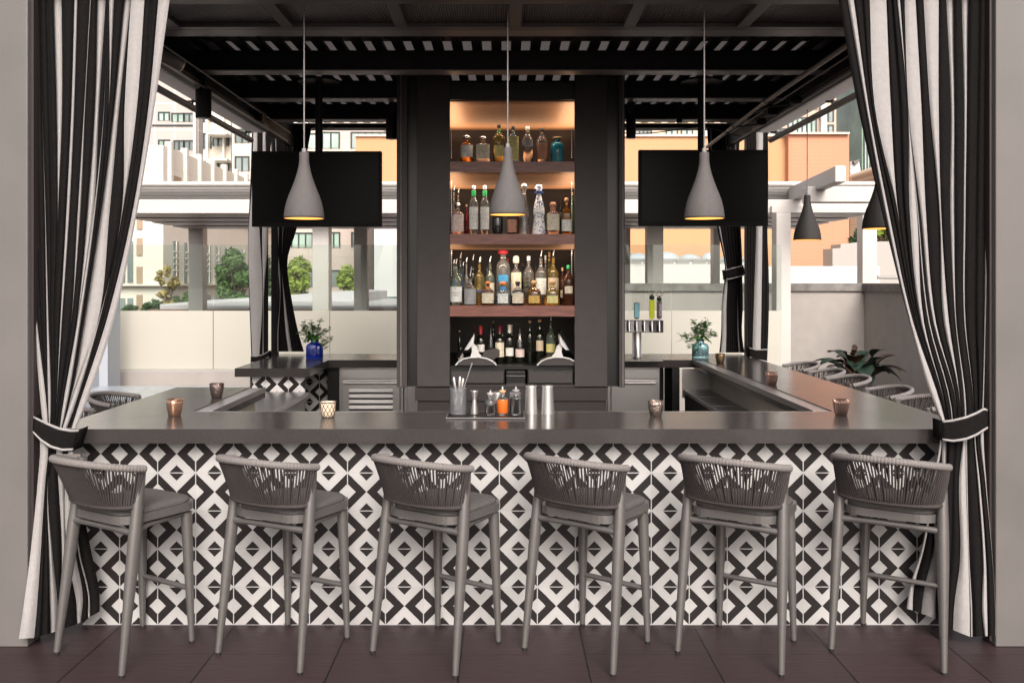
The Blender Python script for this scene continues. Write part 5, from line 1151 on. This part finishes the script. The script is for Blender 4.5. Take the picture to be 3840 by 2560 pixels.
for q in (0,.35,.7):
    za, zb = 12+Z_(668,52)-q, 12+Z_(590,52)-q; b.add([(X_(3188,52)-c,-.25,za),(X_(3420,52)-c,-8.25,zb),(X_(3420,52)-c,-8.25,zb-.15),(X_(3188,52)-c,-.25,za-.15)], [(0,1,2,3)])
b.build('cornice', flat((.30,.20,.14)), t)
t = thing('gabled_house', 'small white gabled house with dark roof above the stone building', 'house', (X_(3205,60),60,-12)); k = 60/FL
MB().prism([(-15*k,0),(22*k,0),(22*k,12+Z_(640,60)),(15*k,12+Z_(600,60)),(-15*k,12+Z_(605,60))], 'y', 0, 3).build('wall', flat((.72,.70,.68)), t)
MB().prism([(-12*k,12+Z_(605,60)),(15*k,12+Z_(600,60)),(4*k,12+Z_(617,60)),(-6*k,12+Z_(617,60))], 'y', -.3, -.01).build('roof', flat((.14,.11,.11)), t)
t = thing('stepped_wall', 'pale stepped garden wall right of the orange building', 'wall', (0,33,-12))
o = [(3122,1100),(3500,1100),(3500,900),(3340,905),(3240,906),(3232,907),(3152,915),(3152,930),(3122,932)]
MB().prism([(X_(a,33), 12+Z_(b_,33)) for a, b_ in o], 'y', 0, 1).build('wall', flat((.36,.335,.31)), t)

# ------------------------------------------------ trees
TM = [mat('foliage_a', (.06,.12,.03), .6, noise=.45, nscale=3), mat('foliage_b', (.20,.27,.04), .6, noise=.4, nscale=3), mat('foliage_c', (.045,.085,.03), .6, noise=.45, nscale=3), mat('foliage_autumn', (.30,.24,.08), .6, noise=.4, nscale=3)]
BK = mat('bark', (.10,.07,.05), .9, noise=.3, nscale=4)
def tree(label, px, py, w, h, Y, mi, seed, n=900, leaf=.17, sparse=0):
    rnd = random.Random(seed); c = at(px, py, Y); W_ = w*Y/FL/2; H_ = h*Y/FL/2; t = thing('tree', label, 'tree', (c.x,Y,-12), group='trees beyond the terrace'); cz = c.z+12
    b = MB(); b.tube([(0,0,0),(.1,0,cz*.5),(0,.1,cz-H_*.4)], [.22,.16,.09], 8)
    for k in range(7):
        a = rnd.uniform(0, 6.28); b.tube([(0,.05,cz-H_*rnd.uniform(.5,1)),(math.cos(a)*W_*.6, math.sin(a)*W_*.5, cz+H_*rnd.uniform(-.3,.7))], [.07,.02], 6, caps=False)
    b.build('trunk', BK, t)
    cl = []
    for k in range(34 if not sparse else 18):
        a = rnd.uniform(0, 6.28); u = rnd.uniform(-1,1); rr = math.sqrt(max(0,1-u*u))*rnd.uniform(.45,1)
        cl.append((Vector((math.cos(a)*rr*W_*.85, math.sin(a)*rr*W_*.8, cz+u*H_*.85)), rnd.uniform(.12,.36)*min(W_,H_)*(1 if not sparse else .7)))
    m = MB()
    for k in range(int(n*1.7)):
        cc, r_ = cl[rnd.randrange(len(cl))]; d = Vector((rnd.gauss(0,1), rnd.gauss(0,1), rnd.gauss(0,1))).normalized(); p = cc+d*r_*rnd.uniform(.4,1.45)
        s = leaf*rnd.uniform(.35,.95); a1 = Vector((rnd.gauss(0,1), rnd.gauss(0,1), rnd.gauss(0,.6))).normalized(); a2 = a1.cross(d+Vector((.01,0,0))).normalized()
        m.add([p-a1*s, p-a2*s*.45, p+a1*s, p+a2*s*.45], [(0,1,2,3)], 0)
    m.build('crown', TM[mi], t)
tree('large green tree behind the left glass screen', 880, 1050, 150, 230, 27, 0, 1, 3200, .13)
tree('bright yellow green tree between the rear curtain and the grey post', 1120, 1045, 105, 175, 27, 1, 2, 2000, .13)
tree('small yellow green tree right of the grey cabana post', 1302, 1050, 80, 110, 28, 1, 3, 1300, .12)
tree('thin autumn tinted tree before the cream building', 628, 1075, 100, 160, 27, 3, 4, 800, .10, 1)
tree('low round green bush tree beside the panelled block', 700, 1140, 130, 80, 26, 0, 5, 1600, .11)
tree('dark green shrub tree at the foot of the cream building', 580, 1160, 110, 60, 26, 2, 6, 900, .11)
tree('small dark shrub at the far left corner of the screen', 490, 1165, 70, 40, 26, 2, 7, 500, .10)
tree('dark sparse tree above the stepped wall', 3215, 895, 80, 100, 36, 2, 8, 1100, .13, 1)
tree('green tree right of the bright white cabana post', 3320, 885, 120, 110, 38, 1, 9, 1800, .14)
tree('dark green tree behind the bright tree by the rear left curtain', 985, 1060, 120, 200, 29, 2, 10, 1800, .13)
